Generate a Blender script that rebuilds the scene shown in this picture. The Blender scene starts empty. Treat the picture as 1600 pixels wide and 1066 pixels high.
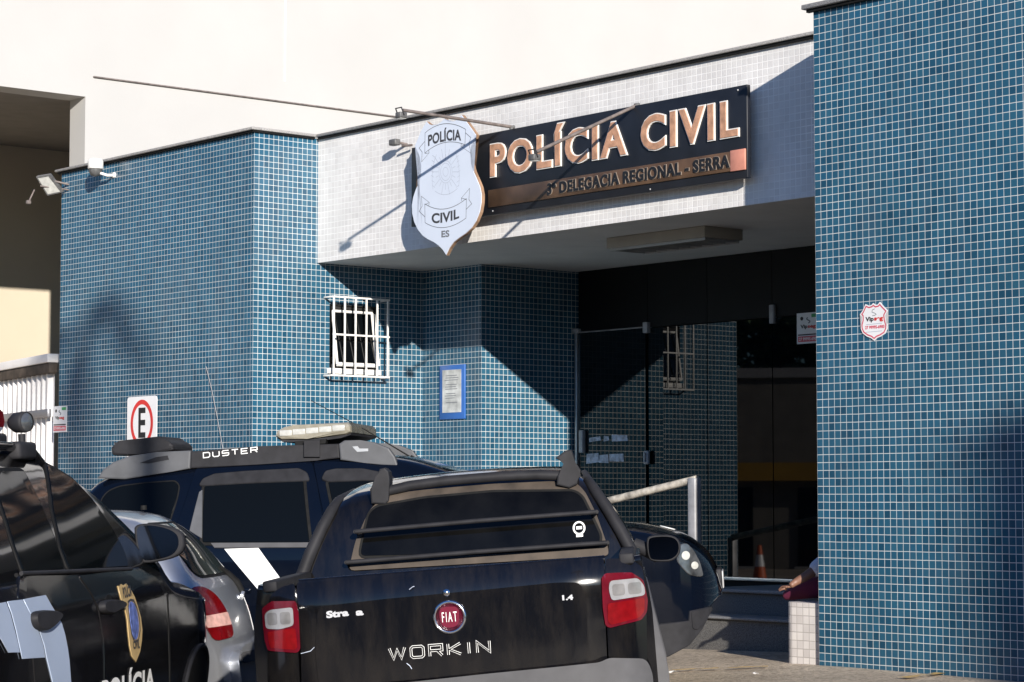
import bpy, bmesh, math, random
import numpy as np
from mathutils import Vector, Matrix
from mathutils.geometry import delaunay_2d_cdt
random.seed(7); np.random.seed(7)
S = bpy.context.scene; COL = S.collection
# ------------------------------------------------------------------ camera
F, CX, CY, HZ = 3600., 800., 533., 776.
PITCH = math.atan((HZ - CY) / F)
CAM = np.array([0., 0., 1.45])
cd = bpy.data.cameras.new('camera'); cam = bpy.data.objects.new('camera', cd); COL.objects.link(cam)
cam.location = CAM; cam.rotation_euler = (math.pi / 2 + PITCH, 0, 0)
cd.sensor_width = 36; cd.lens = F / 1600 * 36; cd.clip_start = .1; cd.clip_end = 2000
S.camera = cam
# ------------------------------------------------------------------ building axes
ANG = math.atan((CX + 2223.) / (F / math.cos(PITCH)))
EX = np.array([math.sin(ANG), -math.cos(ANG), 0.]); EY = np.array([math.cos(ANG), math.sin(ANG), 0.])
P0 = np.array([2.278, 17.21, 0.]); RB = math.atan2(EX[1], EX[0])
# ------------------------------------------------------------------ light
SUN = (2.0 * EX - EY); SUN[2] = .62; SUN /= np.linalg.norm(SUN)
w = bpy.data.worlds.new('World'); S.world = w; w.use_nodes = True
nt = w.node_tree; sky = nt.nodes.new('ShaderNodeTexSky'); sky.sky_type = 'NISHITA'; sky.sun_disc = False
sky.sun_elevation = math.asin(SUN[2]); sky.sun_rotation = math.atan2(SUN[0], SUN[1])
sky.air_density = 1.2; sky.dust_density = .3; sky.ozone_density = 2.5
wbal = nt.nodes.new('ShaderNodeVectorMath'); wbal.operation = 'MULTIPLY'; wbal.inputs[1].default_value = (.54, .84, 1.38)   # white balance set for the low sun
bg = nt.nodes['Background']; nt.links.new(sky.outputs[0], wbal.inputs[0]); nt.links.new(wbal.outputs[0], bg.inputs[0]); bg.inputs[1].default_value = .064
ld = bpy.data.lights.new('sun', 'SUN'); ld.energy = 5.0; ld.angle = math.radians(.53); ld.color = (1, .935, .85)
lo = bpy.data.objects.new('sun', ld); COL.objects.link(lo)
lo.rotation_euler = Vector(SUN).to_track_quat('Z', 'Y').to_euler(); lo.location = (5, -20, 20)
S.view_settings.view_transform = 'Standard'; S.view_settings.look = 'None'; S.view_settings.exposure = .55; S.view_settings.gamma = 1
# ------------------------------------------------------------------ pixel helpers (photo is 1600 wide)
def ray(px, py):
    x = (px - CX) / F; y = -(py - CY) / F; c, s = math.cos(PITCH), math.sin(PITCH)
    return np.array([x, c - y * s, s + y * c])
def on_plane(px, py, p, n):
    r = ray(px, py); return CAM + r * (np.dot(p - CAM, n) / np.dot(r, n))
def W(a, b, z): return P0 + EX * a + EY * b + np.array([0, 0, z])
def LB(p):
    d = np.asarray(p) - P0; return np.array([d @ EX, d @ EY, p[2]])
def onY(px, py, b): return LB(on_plane(px, py, W(0, b, 0), EY))
def onX(px, py, a): return LB(on_plane(px, py, W(a, 0, 0), EX))
def Zm(pts, ox, oy, s): return [(ox + x / s, oy + y / s) for x, y in pts]
class Fr:
    def __init__(s, o, yaw, gx=.055, gy=0.):
        s.o = np.array(o, float); n = np.array([-gx, -gy, 1.]); n /= np.linalg.norm(n)
        f = np.array([math.cos(math.radians(yaw)), math.sin(math.radians(yaw)), 0]); f -= n * (f @ n); f /= np.linalg.norm(f)
        s.f = f; s.u = n; s.l = np.cross(n, f); s.M = np.stack([s.f, s.l, s.u])
        s.mat = Matrix([[s.f[i], s.l[i], s.u[i], s.o[i]] for i in range(3)] + [[0, 0, 0, 1]])
    def hit(s, px, py, ax, val):
        r = s.M @ ray(px, py); c = s.M @ (CAM - s.o); return c + r * ((val - c[ax]) / r[ax])
    def trace(s, pts, ax, fn, v0):
        """pixels -> local 2D coordinates on the surface where coordinate ax = fn(other two)"""
        o = [i for i in range(3) if i != ax]; out = []
        for px, py in pts:
            v = v0
            for _ in range(12):
                h = s.hit(px, py, ax, v); v = .5 * v + .5 * fn(h[o[0]], h[o[1]])
            out.append((h[o[0]], h[o[1]]))
        return out
# ------------------------------------------------------------------ materials
def nodes(m): return m.node_tree.nodes, m.node_tree.links
def setp(b, **k):
    for n, v in k.items():
        n = n.replace('_', ' ')
        if isinstance(v, tuple): v = v + (1,) if len(v) == 3 else v
        b.inputs[n].default_value = v
def mat(name, col, rough=.6, metal=0, var=.12, vs=3., bump=0., bs=60., **k):
    m = bpy.data.materials.new(name); m.use_nodes = True; N, L = nodes(m); b = N['Principled BSDF']
    setp(b, Base_Color=tuple(col), Roughness=rough, Metallic=metal, **k)
    tc = N.new('ShaderNodeTexCoord')
    if var:
        n = N.new('ShaderNodeTexNoise'); n.inputs['Scale'].default_value = vs; n.inputs['Detail'].default_value = 8
        L.new(tc.outputs['Object'], n.inputs['Vector'])
        mr = N.new('ShaderNodeMapRange'); mr.inputs['From Min'].default_value = .3; mr.inputs['From Max'].default_value = .7
        mr.inputs['To Min'].default_value = 1 - var; mr.inputs['To Max'].default_value = 1 + var
        L.new(n.outputs['Fac'], mr.inputs['Value'])
        mx = N.new('ShaderNodeVectorMath'); mx.operation = 'SCALE'; mx.inputs[0].default_value = col[:3]
        L.new(mr.outputs[0], mx.inputs['Scale']); L.new(mx.outputs[0], b.inputs['Base Color'])
    if bump:
        n2 = N.new('ShaderNodeTexNoise'); n2.inputs['Scale'].default_value = bs; n2.inputs['Detail'].default_value = 5
        L.new(tc.outputs['Object'], n2.inputs['Vector'])
        bp = N.new('ShaderNodeBump'); bp.inputs['Strength'].default_value = bump; bp.inputs['Distance'].default_value = .01
        L.new(n2.outputs['Fac'], bp.inputs['Height']); L.new(bp.outputs[0], b.inputs['Normal'])
    return m
PITCHT = .0587
def tile_mat(name, ramp, grout, rough, pitch=PITCHT, gw=.13, stain=(.35, .33, .3), stain_amt=.0, tilt=.05):
    m = bpy.data.materials.new(name); m.use_nodes = True; N, L = nodes(m); b = N['Principled BSDF']
    uv = N.new('ShaderNodeUVMap')
    def vm(op, *a):
        n = N.new('ShaderNodeVectorMath'); n.operation = op
        for i, x in enumerate(a):
            if isinstance(x, (tuple, list)): n.inputs[i].default_value = x
            elif isinstance(x, (int, float)): n.inputs['Scale'].default_value = x
            else: L.new(x, n.inputs[i])
        return n
    def mm(op, *a):
        n = N.new('ShaderNodeMath'); n.operation = op
        for i, x in enumerate(a):
            if isinstance(x, (int, float)): n.inputs[i].default_value = x
            else: L.new(x, n.inputs[i])
        return n.outputs[0]
    sc = vm('SCALE', uv.outputs[0], 1 / pitch)
    wob = N.new('ShaderNodeTexNoise'); wob.inputs['Scale'].default_value = .7; wob.inputs['Detail'].default_value = 2
    L.new(sc.outputs[0], wob.inputs['Vector'])
    wo = vm('SUBTRACT', wob.outputs['Color'], (.5, .5, .5)); wo2 = vm('SCALE', wo.outputs[0], .055)
    sc2 = vm('ADD', sc.outputs[0], wo2.outputs[0])
    fl = vm('FLOOR', sc.outputs[0]); fr = vm('FRACTION', sc2.outputs[0])
    fl2 = vm('FLOOR', sc2.outputs[0])
    sx = N.new('ShaderNodeSeparateXYZ'); L.new(fr.outputs[0], sx.inputs[0])
    def edge(o):
        a = mm('SUBTRACT', o, .5); a = mm('ABSOLUTE', a); return a
    e = mm('MAXIMUM', edge(sx.outputs[0]), edge(sx.outputs[1]))
    mk = N.new('ShaderNodeMapRange'); mk.interpolation_type = 'SMOOTHSTEP'
    mk.inputs['From Min'].default_value = .5 - gw / 2 - .022; mk.inputs['From Max'].default_value = .5 - gw / 2 + .022
    L.new(e, mk.inputs['Value'])
    wn = N.new('ShaderNodeTexWhiteNoise'); wn.noise_dimensions = '2D'; L.new(fl2.outputs[0], wn.inputs['Vector'])
    cr = N.new('ShaderNodeValToRGB'); el = cr.color_ramp.elements
    el[0].position = 0; el[0].color = ramp[0] + (1,); el[1].position = 1; el[1].color = ramp[-1] + (1,)
    for i, c in enumerate(ramp[1:-1]):
        q = el.new((i + 1) / (len(ramp) - 1)); q.color = c + (1,)
    L.new(wn.outputs['Value'], cr.inputs[0])
    big = N.new('ShaderNodeTexNoise'); big.inputs['Scale'].default_value = .55; big.inputs['Detail'].default_value = 9; big.inputs['Roughness'].default_value = .65
    L.new(uv.outputs[0], big.inputs['Vector'])
    bm_ = N.new('ShaderNodeMapRange'); bm_.inputs['From Min'].default_value = .3; bm_.inputs['From Max'].default_value = .7
    bm_.inputs['To Min'].default_value = .82; bm_.inputs['To Max'].default_value = 1.15; L.new(big.outputs['Fac'], bm_.inputs['Value'])
    tcol = vm('SCALE', cr.outputs[0], 1.0); L.new(bm_.outputs[0], tcol.inputs['Scale'])
    st = N.new('ShaderNodeTexNoise'); st.inputs['Scale'].default_value = 1.3; st.inputs['Detail'].default_value = 6
    stm = N.new('ShaderNodeVectorMath'); stm.operation = 'MULTIPLY'; stm.inputs[1].default_value = (3.0, .35, 1)
    L.new(uv.outputs[0], stm.inputs[0]); L.new(stm.outputs[0], st.inputs['Vector'])
    sm = N.new('ShaderNodeMapRange'); sm.inputs['From Min'].default_value = .52; sm.inputs['From Max'].default_value = .8
    sm.inputs['To Max'].default_value = stain_amt; L.new(st.outputs['Fac'], sm.inputs['Value'])
    ms = N.new('ShaderNodeMix'); ms.data_type = 'RGBA'; L.new(sm.outputs[0], ms.inputs[0]); L.new(tcol.outputs[0], ms.inputs[6]); ms.inputs[7].default_value = stain + (1,)
    gn = N.new('ShaderNodeTexNoise'); gn.inputs['Scale'].default_value = 2.2; gn.inputs['Detail'].default_value = 6; L.new(uv.outputs[0], gn.inputs['Vector'])
    gm = N.new('ShaderNodeMapRange'); gm.inputs['From Min'].default_value = .3; gm.inputs['From Max'].default_value = .7; gm.inputs['To Min'].default_value = .78; gm.inputs['To Max'].default_value = 1.08
    L.new(gn.outputs['Fac'], gm.inputs['Value']); gc = vm('SCALE', (grout[0], grout[1], grout[2]), 1.0); L.new(gm.outputs[0], gc.inputs['Scale'])
    mg = N.new('ShaderNodeMix'); mg.data_type = 'RGBA'; L.new(mk.outputs[0], mg.inputs[0]); L.new(ms.outputs[2], mg.inputs[6]); L.new(gc.outputs[0], mg.inputs[7])
    L.new(mg.outputs[2], b.inputs['Base Color'])
    rr = N.new('ShaderNodeMapRange'); rr.inputs['To Min'].default_value = rough; rr.inputs['To Max'].default_value = .85
    L.new(mk.outputs[0], rr.inputs['Value']); L.new(rr.outputs[0], b.inputs['Roughness'])
    geo = N.new('ShaderNodeNewGeometry'); wc = vm('SUBTRACT', wn.outputs['Color'], (.5, .5, .5)); wt = vm('SCALE', wc.outputs[0], tilt)
    nn = vm('ADD', geo.outputs['Normal'], wt.outputs[0]); nn = vm('NORMALIZE', nn.outputs[0])
    inv = mm('SUBTRACT', 1.0, mk.outputs[0])
    bp = N.new('ShaderNodeBump'); bp.inputs['Strength'].default_value = .5; bp.inputs['Distance'].default_value = .002
    L.new(inv, bp.inputs['Height']); L.new(nn.outputs[0], bp.inputs['Normal']); L.new(bp.outputs[0], b.inputs['Normal'])
    return m
M = {}
BL = [(0.0136, 0.0652, 0.116), (0.0179, 0.0811, 0.1403), (0.0213, 0.0917, 0.1543), (0.0239, 0.1005, 0.1645), (0.0213, 0.089, 0.1514), (0.029, 0.111, 0.1758), (0.0187, 0.0943, 0.1683)]
M['blue'] = tile_mat('blue_mosaic', BL, (.72, .745, .73), .20, gw=.07, stain_amt=.08)
M['white_tile'] = tile_mat('white_mosaic', [(.70, .68, .66), (.74, .72, .70), (.76, .745, .725)], (.90, .89, .87), .35, gw=.13, stain_amt=.22, stain=(.50, .47, .42), tilt=.02)
M['bench_tile'] = tile_mat('bench_mosaic', [(.62, .58, .55), (.70, .66, .63), (.74, .70, .66)], (.42, .39, .36), .35, pitch=.062, gw=.09, stain_amt=.3, stain=(.4, .37, .36), tilt=.05)
M['granite'] = mat('granite', (.16, .16, .155), .5, var=.55, vs=220, bump=.1)
M['coping'] = mat('coping_granite', (.30, .29, .28), .55, var=.5, vs=120)
M['fixture'] = mat('fixture_paint', (.36, .34, .29), .6, var=.1)
M['soffit'] = mat('soffit_paint', (.66, .65, .62), .8, var=.06)
M['step'] = mat('step_granite', (.15, .145, .135), .7, var=.6, vs=120, Specular_IOR_Level=.25)
M['landing'] = mat('landing_granite', (.24, .24, .24), .5, var=.35, vs=120, Specular_IOR_Level=.3)
M['glass'] = mat('tinted_glass', (.002, .003, .004), .015, var=0, IOR=1.5)
M['transom'] = mat('tinted_transom_film', (.004, .0045, .005), .5, var=.2, Specular_IOR_Level=.2)
M['alu'] = mat('brushed_aluminium', (.55, .56, .57), .35, .8)
M['white_paint'] = mat('white_wall_paint', (.445, .438, .425), .85, var=.03, vs=.7, bump=.12, bs=25)
M['cream'] = mat('cream_wall_paint', (.50, .44, .34), .85, var=.05, vs=.6, bump=.1, bs=20)
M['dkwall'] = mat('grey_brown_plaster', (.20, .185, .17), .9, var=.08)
M['sheet'] = mat('white_sheet_metal', (.78, .76, .74), .45, var=.08, vs=2)
M['greymetal'] = mat('grey_metal', (.30, .30, .32), .4, .6)
M['black_board'] = mat('black_sign_panel', (.010, .012, .017), .42, var=.25, vs=5)
M['copper'] = mat('faded_copper_face', (.50, .275, .17), .5, var=.28, vs=14, bump=.2)
M['rim_white'] = mat('white_letter_edge', (.80, .78, .74), .5, var=.12, vs=18)
M['bronze'] = mat('bronze_strip', (.13, .075, .043), .38, var=.45, vs=4, Metallic=.3) if False else mat('bronze_strip', (.095, .055, .032), .4, var=.45, vs=4)
M['strip_edge'] = mat('strip_letter_edge', (.26, .21, .17), .5, var=.3, vs=20)
M['pinkpatch'] = mat('faded_pink_patch', (.60, .25, .18), .5, var=.15, vs=9)
M['shield'] = mat('shield_white_enamel', (.66, .72, .82), .35, var=.04, vs=2)
M['shield_edge'] = mat('shield_rusty_edge', (.30, .19, .12), .6, var=.4, vs=8)
M['dkgrey_ink'] = mat('dark_grey_ink', (.045, .045, .05), .5)
M['pale_ink'] = mat('pale_grey_ink', (.42, .46, .54), .5)
M['mid_ink'] = mat('mid_grey_ink', (.16, .17, .19), .5)
M['rod'] = mat('weathered_rod', (.15, .125, .115), .6, var=.35, vs=15)
M['lampbody'] = mat('lamp_body_grey', (.10, .10, .10), .5, var=.3, vs=30)
M['lampglass'] = mat('lamp_glass', (.45, .45, .42), .12, var=.2, vs=20)
M['white_plastic'] = mat('white_plastic', (.74, .73, .70), .4)
M['white_metal'] = mat('white_painted_bar', (.80, .78, .74), .4, var=.12, vs=20)
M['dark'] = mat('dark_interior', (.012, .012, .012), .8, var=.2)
M['brown_in'] = mat('dim_interior_wall', (.06, .045, .032), .8, var=.3)
M['red'] = mat('sign_red', (.62, .035, .03), .4)
M['black'] = mat('black_ink', (.012, .012, .013), .45)
M['white'] = mat('sign_white', (.80, .80, .80), .35, var=.05)
M['pink'] = mat('sign_pink_red', (.62, .08, .12), .4)
M['green'] = mat('sign_green', (.05, .35, .12), .5)
M['blueframe'] = mat('notice_blue', (.035, .13, .42), .4, var=.1)
M['paper'] = mat('notice_sheet', (.52, .53, .52), .15, var=.35, vs=9)
M['rust_pipe'] = mat('flaking_paint_pipe', (.55, .50, .42), .55, var=.55, vs=12, bump=.2)
M['galv'] = mat('galvanised_post', (.34, .34, .35), .5, .15, var=.25, vs=9)
M['film'] = mat('frosted_film', (.36, .40, .48), .5, var=.5, vs=25)
# car materials
def paint(name, col, rough=.22, dirt=0., dcol=(.10, .075, .05), coat=1., crough=.04, metal=0.):
    m = bpy.data.materials.new(name); m.use_nodes = True; N, L = nodes(m); b = N['Principled BSDF']
    setp(b, Base_Color=tuple(col), Roughness=rough, Metallic=metal, Coat_Weight=coat, Coat_Roughness=crough, Specular_IOR_Level=.12)
    tc = N.new('ShaderNodeTexCoord')
    if dirt:
        mp = N.new('ShaderNodeMapping'); mp.inputs['Scale'].default_value = (2, 5, 1.3); L.new(tc.outputs['Object'], mp.inputs[0])
        n = N.new('ShaderNodeTexNoise'); n.inputs['Scale'].default_value = 2.6; n.inputs['Detail'].default_value = 10; n.inputs['Roughness'].default_value = .7
        L.new(mp.outputs[0], n.inputs['Vector'])
        r = N.new('ShaderNodeMapRange'); r.inputs['From Min'].default_value = .42; r.inputs['From Max'].default_value = .78; r.inputs['To Max'].default_value = dirt
        L.new(n.outputs['Fac'], r.inputs['Value'])
        mx = N.new('ShaderNodeMix'); mx.data_type = 'RGBA'; mx.inputs[6].default_value = tuple(col) + (1,); mx.inputs[7].default_value = dcol + (1,)
        L.new(r.outputs[0], mx.inputs[0]); L.new(mx.outputs[2], b.inputs['Base Color'])
        r2 = N.new('ShaderNodeMapRange'); r2.inputs['From Min'].default_value = .3; r2.inputs['From Max'].default_value = .8
        r2.inputs['To Min'].default_value = crough; r2.inputs['To Max'].default_value = crough + .08 * dirt + .02
        L.new(n.outputs['Fac'], r2.inputs['Value']); L.new(r2.outputs[0], b.inputs['Coat Roughness'])
    n3 = N.new('ShaderNodeTexNoise'); n3.inputs['Scale'].default_value = 3.0; n3.inputs['Detail'].default_value = 2; L.new(tc.outputs['Object'], n3.inputs['Vector'])
    bp = N.new('ShaderNodeBump'); bp.inputs['Strength'].default_value = .06; bp.inputs['Distance'].default_value = .02
    L.new(n3.outputs['Fac'], bp.inputs['Height']); L.new(bp.outputs[0], b.inputs['Normal']); L.new(bp.outputs[0], b.inputs['Coat Normal'])
    return m
M['p_black'] = paint('black_car_paint', (.006, .006, .007), .12, .2, (.014, .013, .011), 1., .03)
M['p_strada'] = paint('scratched_black_paint', (.0035, .0035, .0045), .12, .5, (.024, .020, .016), 1., .05)
M['p_navy'] = paint('navy_car_paint', (.002, .0035, .008), .12, .12, (.010, .010, .012), .5, .03)
M['p_silver'] = paint('silver_car_paint', (.50, .52, .56), .35, .3, (.30, .29, .28), 1., .05, .75)
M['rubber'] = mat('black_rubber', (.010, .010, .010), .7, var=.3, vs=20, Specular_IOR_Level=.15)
M['tyre'] = mat('tyre_rubber', (.020, .019, .018), .8, var=.35, vs=15, bump=.3)
M['plastic'] = mat('grey_black_plastic', (.022, .022, .025), .6, var=.25, vs=12, Specular_IOR_Level=.18)
M['cladding'] = mat('faded_grey_cladding', (.075, .075, .08), .6, var=.14, vs=9, Specular_IOR_Level=.25)
M['rail_grey'] = mat('grey_roof_rail', (.085, .088, .095), .5, var=.15, vs=9, Specular_IOR_Level=.3)
M['dustytrim'] = mat('dusty_brown_trim', (.060, .046, .035), .75, var=.5, vs=7)
M['cglass'] = mat('dark_car_glass', (.003, .004, .005), .05, var=0, IOR=1.45, Specular_IOR_Level=.22)
M['cglass_dusty'] = mat('dusty_car_glass', (.004, .004, .004), .08, var=.5, vs=6, IOR=1.3)
M['cglass_green'] = mat('greenish_car_glass', (.035, .045, .038), .02, var=.4, vs=5, IOR=1.75)
M['mirror'] = mat('mirror_glass', (.06, .07, .095), .08, 1., var=0)
M['chrome'] = mat('chrome', (.75, .76, .78), .12, 1., var=0)
M['badge_silver'] = mat('badge_silver', (.42, .43, .45), .4)
M['badge_red'] = mat('badge_red', (.13, .006, .025), .25)
M['tl_red'] = mat('tail_light_red', (.16, .003, .005), .12, var=.2, vs=30, Coat_Weight=.6)
M['tl_dark'] = mat('tail_light_dark_red', (.10, .003, .010), .12, var=.2, vs=20, Coat_Weight=.6)
M['tl_pink'] = mat('tail_light_pink', (.72, .42, .36), .15, var=.2, vs=30, Coat_Weight=.6)
M['tl_clear'] = mat('tail_light_clear', (.30, .30, .31), .12, .2, var=.2, vs=14, bump=.12, bs=30, Coat_Weight=.8)
M['tl_cell'] = mat('lamp_reflector_cell', (.24, .235, .235), .15, .35, var=.3, vs=14, bump=.15, bs=25, Coat_Weight=.8)
M['hl_clear'] = mat('headlight_clear', (.11, .115, .12), .08, .5, var=.6, vs=12, bump=.2, bs=14, Coat_Weight=.9)
M['decal'] = mat('shade_tinted_white_decal', (.42, .50, .64), .3, var=.05, Coat_Weight=.6)  # white stripes, the bluish shade on them mixed into the base colour
M['white_decal'] = mat('white_decal', (.82, .82, .80), .35, var=.03, Coat_Weight=.3)
M['gold'] = mat('badge_gold', (.50, .36, .17), .35, var=.15, vs=9)
M['gold_grey'] = mat('badge_gold_grey', (.34, .29, .24), .4, var=.2, vs=14)
M['bluebadge'] = mat('badge_blue', (.10, .14, .35), .35, var=.6, vs=30)
M['lightbar_clear'] = mat('yellowed_clear_plastic', (.25, .23, .18), .22, var=.25, vs=12, Coat_Weight=.6)
M['lightbar_red'] = mat('dark_red_plastic', (.16, .008, .012), .15, var=.3, vs=8, Coat_Weight=.8)
M['plate'] = mat('number_plate', (.42, .42, .42), .4, var=.15, vs=15)
M['skin'] = mat('brown_skin', (.20, .10, .065), .5, var=.1)
M['shirt'] = mat('white_cloth', (.62, .64, .72), .85, var=.08)
M['trousers'] = mat('magenta_cloth', (.12, .008, .04), .85, var=.15)
M['hair'] = mat('dark_hair', (.012, .009, .008), .6)
M['cone_orange'] = mat('cone_orange', (.62, .12, .03), .5)
M['bark'] = mat('bark', (.12, .09, .06), .9, var=.3, vs=8)
M['frond'] = mat('palm_green', (.05, .10, .03), .5, var=.3)
# ------------------------------------------------------------------ mesh helpers
def tag(o, label=None, cat=None, group=None, kind=None):
    if label: o['label'] = label
    if cat: o['category'] = cat
    if group: o['group'] = group
    if kind: o['kind'] = kind
    return o
def thing(name, label, cat, loc=(0, 0, 0), rz=0., mat4=None, group=None):
    o = bpy.data.objects.new(name, None); COL.objects.link(o); o.empty_display_size = .2
    if mat4 is not None: o.matrix_world = mat4
    else: o.location = loc; o.rotation_euler = (0, 0, rz)
    return tag(o, label, cat, group)
def bthing(name, label, cat, a, b, z, group=None):          # a thing in the building's axes
    return thing(name, label, cat, tuple(W(a, b, z)), RB, None, group)
class MB:
    def __init__(s): s.v, s.f, s.uv, s.sm = [], [], {}, []
    def add(s, v, f, smooth=False, uv=None):
        k = len(s.v); s.v += [tuple(map(float, p)) for p in v]
        for i, q in enumerate(f):
            if uv is not None: s.uv[len(s.f)] = uv[i]
            s.f.append([k + j for j in q]); s.sm.append(smooth)
        return s
    def box(s, x0, x1, y0, y1, z0, z1):
        v = [(x, y, z) for x in (x0, x1) for y in (y0, y1) for z in (z0, z1)]
        return s.add(v, [(0, 1, 3, 2), (4, 6, 7, 5), (0, 4, 5, 1), (2, 3, 7, 6), (0, 2, 6, 4), (1, 5, 7, 3)])
    def bbox(s, x0, x1, y0, y1, z0, z1, r=.01, seg=2):       # bevelled box
        bm = bmesh.new(); bmesh.ops.create_cube(bm, size=1)
        for v in bm.verts: v.co = ((x0 + x1) / 2 + v.co.x * (x1 - x0), (y0 + y1) / 2 + v.co.y * (y1 - y0), (z0 + z1) / 2 + v.co.z * (z1 - z0))
        bmesh.ops.bevel(bm, geom=bm.edges[:], offset=r, segments=seg, profile=.5, affect='EDGES')
        bm.verts.index_update(); s.add([v.co[:] for v in bm.verts], [[v.index for v in f.verts] for f in bm.faces], True); bm.free(); return s
    def quad(s, pts, uv): return s.add(pts, [(0, 1, 2, 3)], False, [uv])
    def wall(s, p, q, z0, z1, u0=0.):                         # vertical quad from p to q, UV in metres
        L = math.hypot(q[0] - p[0], q[1] - p[1])
        return s.quad([(p[0], p[1], z0), (q[0], q[1], z0), (q[0], q[1], z1), (p[0], p[1], z1)], [(u0, z0), (u0 + L, z0), (u0 + L, z1), (u0, z1)])
    def tube(s, pts, r, n=10, cap=True):
        pts = [np.array(p, float) for p in pts]; rs = r if hasattr(r, '__len__') else [r] * len(pts); V = []; prev = None
        for i, p in enumerate(pts):
            t = pts[min(i + 1, len(pts) - 1)] - pts[max(i - 1, 0)]; t /= np.linalg.norm(t)
            if prev is None:
                a = np.array([0, 0, 1.]) if abs(t[2]) < .9 else np.array([1., 0, 0]); u = np.cross(t, a)
            else: u = prev - t * (prev @ t)
            u /= np.linalg.norm(u); prev = u; v = np.cross(t, u)
            V += [p + rs[i] * (math.cos(2 * math.pi * k / n) * u + math.sin(2 * math.pi * k / n) * v) for k in range(n)]
        Fc = [(i * n + k, i * n + (k + 1) % n, (i + 1) * n + (k + 1) % n, (i + 1) * n + k) for i in range(len(pts) - 1) for k in range(n)]
        s.add(V, Fc, True)
        if cap:
            m = len(pts) - 1
            s.add(V[:n], [list(range(n))[::-1]]); s.add(V[m * n:], [list(range(n))])
        return s
    def lathe(s, prof, c=(0, 0, 0), axis=2, n=28, sq=(1, 1)):
        V = []
        for r, h in prof:
            for k in range(n):
                a = 2 * math.pi * k / n; q = [r * math.cos(a) * sq[0], r * math.sin(a) * sq[1]]
                p = [0, 0, 0]; o = [i for i in range(3) if i != axis]; p[o[0]], p[o[1]], p[axis] = q[0], q[1], h
                V.append((p[0] + c[0], p[1] + c[1], p[2] + c[2]))
        Fc = [(i * n + k, i * n + (k + 1) % n, (i + 1) * n + (k + 1) % n, (i + 1) * n + k) for i in range(len(prof) - 1) for k in range(n)]
        return s.add(V, Fc, True)
    def prism(s, poly, d0, d1, axis=1, bev=0.):               # polygon (2D) extruded along axis
        bm = bmesh.new(); o = [i for i in range(3) if i != axis]
        def P(q, d):
            p = [0, 0, 0]; p[o[0]], p[o[1]], p[axis] = q[0], q[1], d; return p
        a = [bm.verts.new(P(q, d0)) for q in poly]; b = [bm.verts.new(P(q, d1)) for q in poly]; n = len(poly)
        f0 = bm.faces.new(a); f1 = bm.faces.new(b)
        for i in range(n): bm.faces.new((a[i], a[(i + 1) % n], b[(i + 1) % n], b[i]))
        if bev: bmesh.ops.bevel(bm, geom=list(f1.edges) + list(f0.edges), offset=bev, segments=2, profile=.5, affect='EDGES')
        bmesh.ops.triangulate(bm, faces=[f for f in bm.faces if len(f.verts) > 4])
        bmesh.ops.recalc_face_normals(bm, faces=bm.faces[:])
        bm.verts.index_update(); s.add([v.co[:] for v in bm.verts], [[v.index for v in f.verts] for f in bm.faces]); bm.free(); return s
    def build(s, name, m, parent=None, fix=True):
        me = bpy.data.meshes.new(name); me.from_pydata(s.v, [], s.f)
        if s.uv:
            ul = me.uv_layers.new(name='UVMap')
            for i, p in enumerate(me.polygons):
                if i in s.uv:
                    for li, c in zip(p.loop_indices, s.uv[i]): ul.data[li].uv = c
        for p, q in zip(me.polygons, s.sm): p.use_smooth = q
        me.materials.append(M[m] if isinstance(m, str) else m)
        if fix:
            bm = bmesh.new(); bm.from_mesh(me); bmesh.ops.recalc_face_normals(bm, faces=bm.faces[:]); bm.to_mesh(me); bm.free()
        o = bpy.data.objects.new(name, me); COL.objects.link(o)
        if parent is not None: o.parent = parent
        return o
# 2D helpers
def dens(poly, h):
    out = []
    n = len(poly)
    for i in range(n):
        a, b = np.array(poly[i]), np.array(poly[(i + 1) % n]); k = max(1, int(np.linalg.norm(b - a) / h))
        out += [tuple(a + (b - a) * j / k) for j in range(k)]
    return out
def area(p): return .5 * sum(p[i][0] * p[(i + 1) % len(p)][1] - p[(i + 1) % len(p)][0] * p[i][1] for i in range(len(p)))
def roundp(poly, r, n=5):
    out = []; N_ = len(poly)
    for i in range(N_):
        p, a, b = np.array(poly[i]), np.array(poly[i - 1]), np.array(poly[(i + 1) % N_])
        da, db = a - p, b - p; la, lb = np.linalg.norm(da), np.linalg.norm(db); rr = min(r, .45 * la, .45 * lb)
        s0, s1 = p + da / la * rr, p + db / lb * rr
        for k in range(n + 1):
            t = k / n; out.append(tuple((1 - t) ** 2 * s0 + 2 * t * (1 - t) * p + t * t * s1))
    return out
def offs(poly, d):
    if area(poly) < 0: poly = poly[::-1]
    out = []; n = len(poly)
    for i in range(n):
        p, a, b = np.array(poly[i]), np.array(poly[i - 1]), np.array(poly[(i + 1) % n])
        e0 = (p - a) / (np.linalg.norm(p - a) + 1e-9); e1 = (b - p) / (np.linalg.norm(b - p) + 1e-9)
        n0, n1 = np.array([e0[1], -e0[0]]), np.array([e1[1], -e1[0]]); m = n0 + n1; m /= max(.4, (m @ m) / 2)
        out.append(tuple(p + m * d))
    return out
def smoothp(poly, it=2):                                      # Chaikin
    for _ in range(it):
        o = []
        for i in range(len(poly)):
            a, b = np.array(poly[i]), np.array(poly[(i + 1) % len(poly)]); o += [tuple(.75 * a + .25 * b), tuple(.25 * a + .75 * b)]
        poly = o
    return poly
def inside(pt, poly):
    x, y = pt; c = False; n = len(poly)
    for i in range(n):
        x0, y0 = poly[i]; x1, y1 = poly[i - 1]
        if (y0 > y) != (y1 > y) and x < (x1 - x0) * (y - y0) / (y1 - y0) + x0: c = not c
    return c
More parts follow.
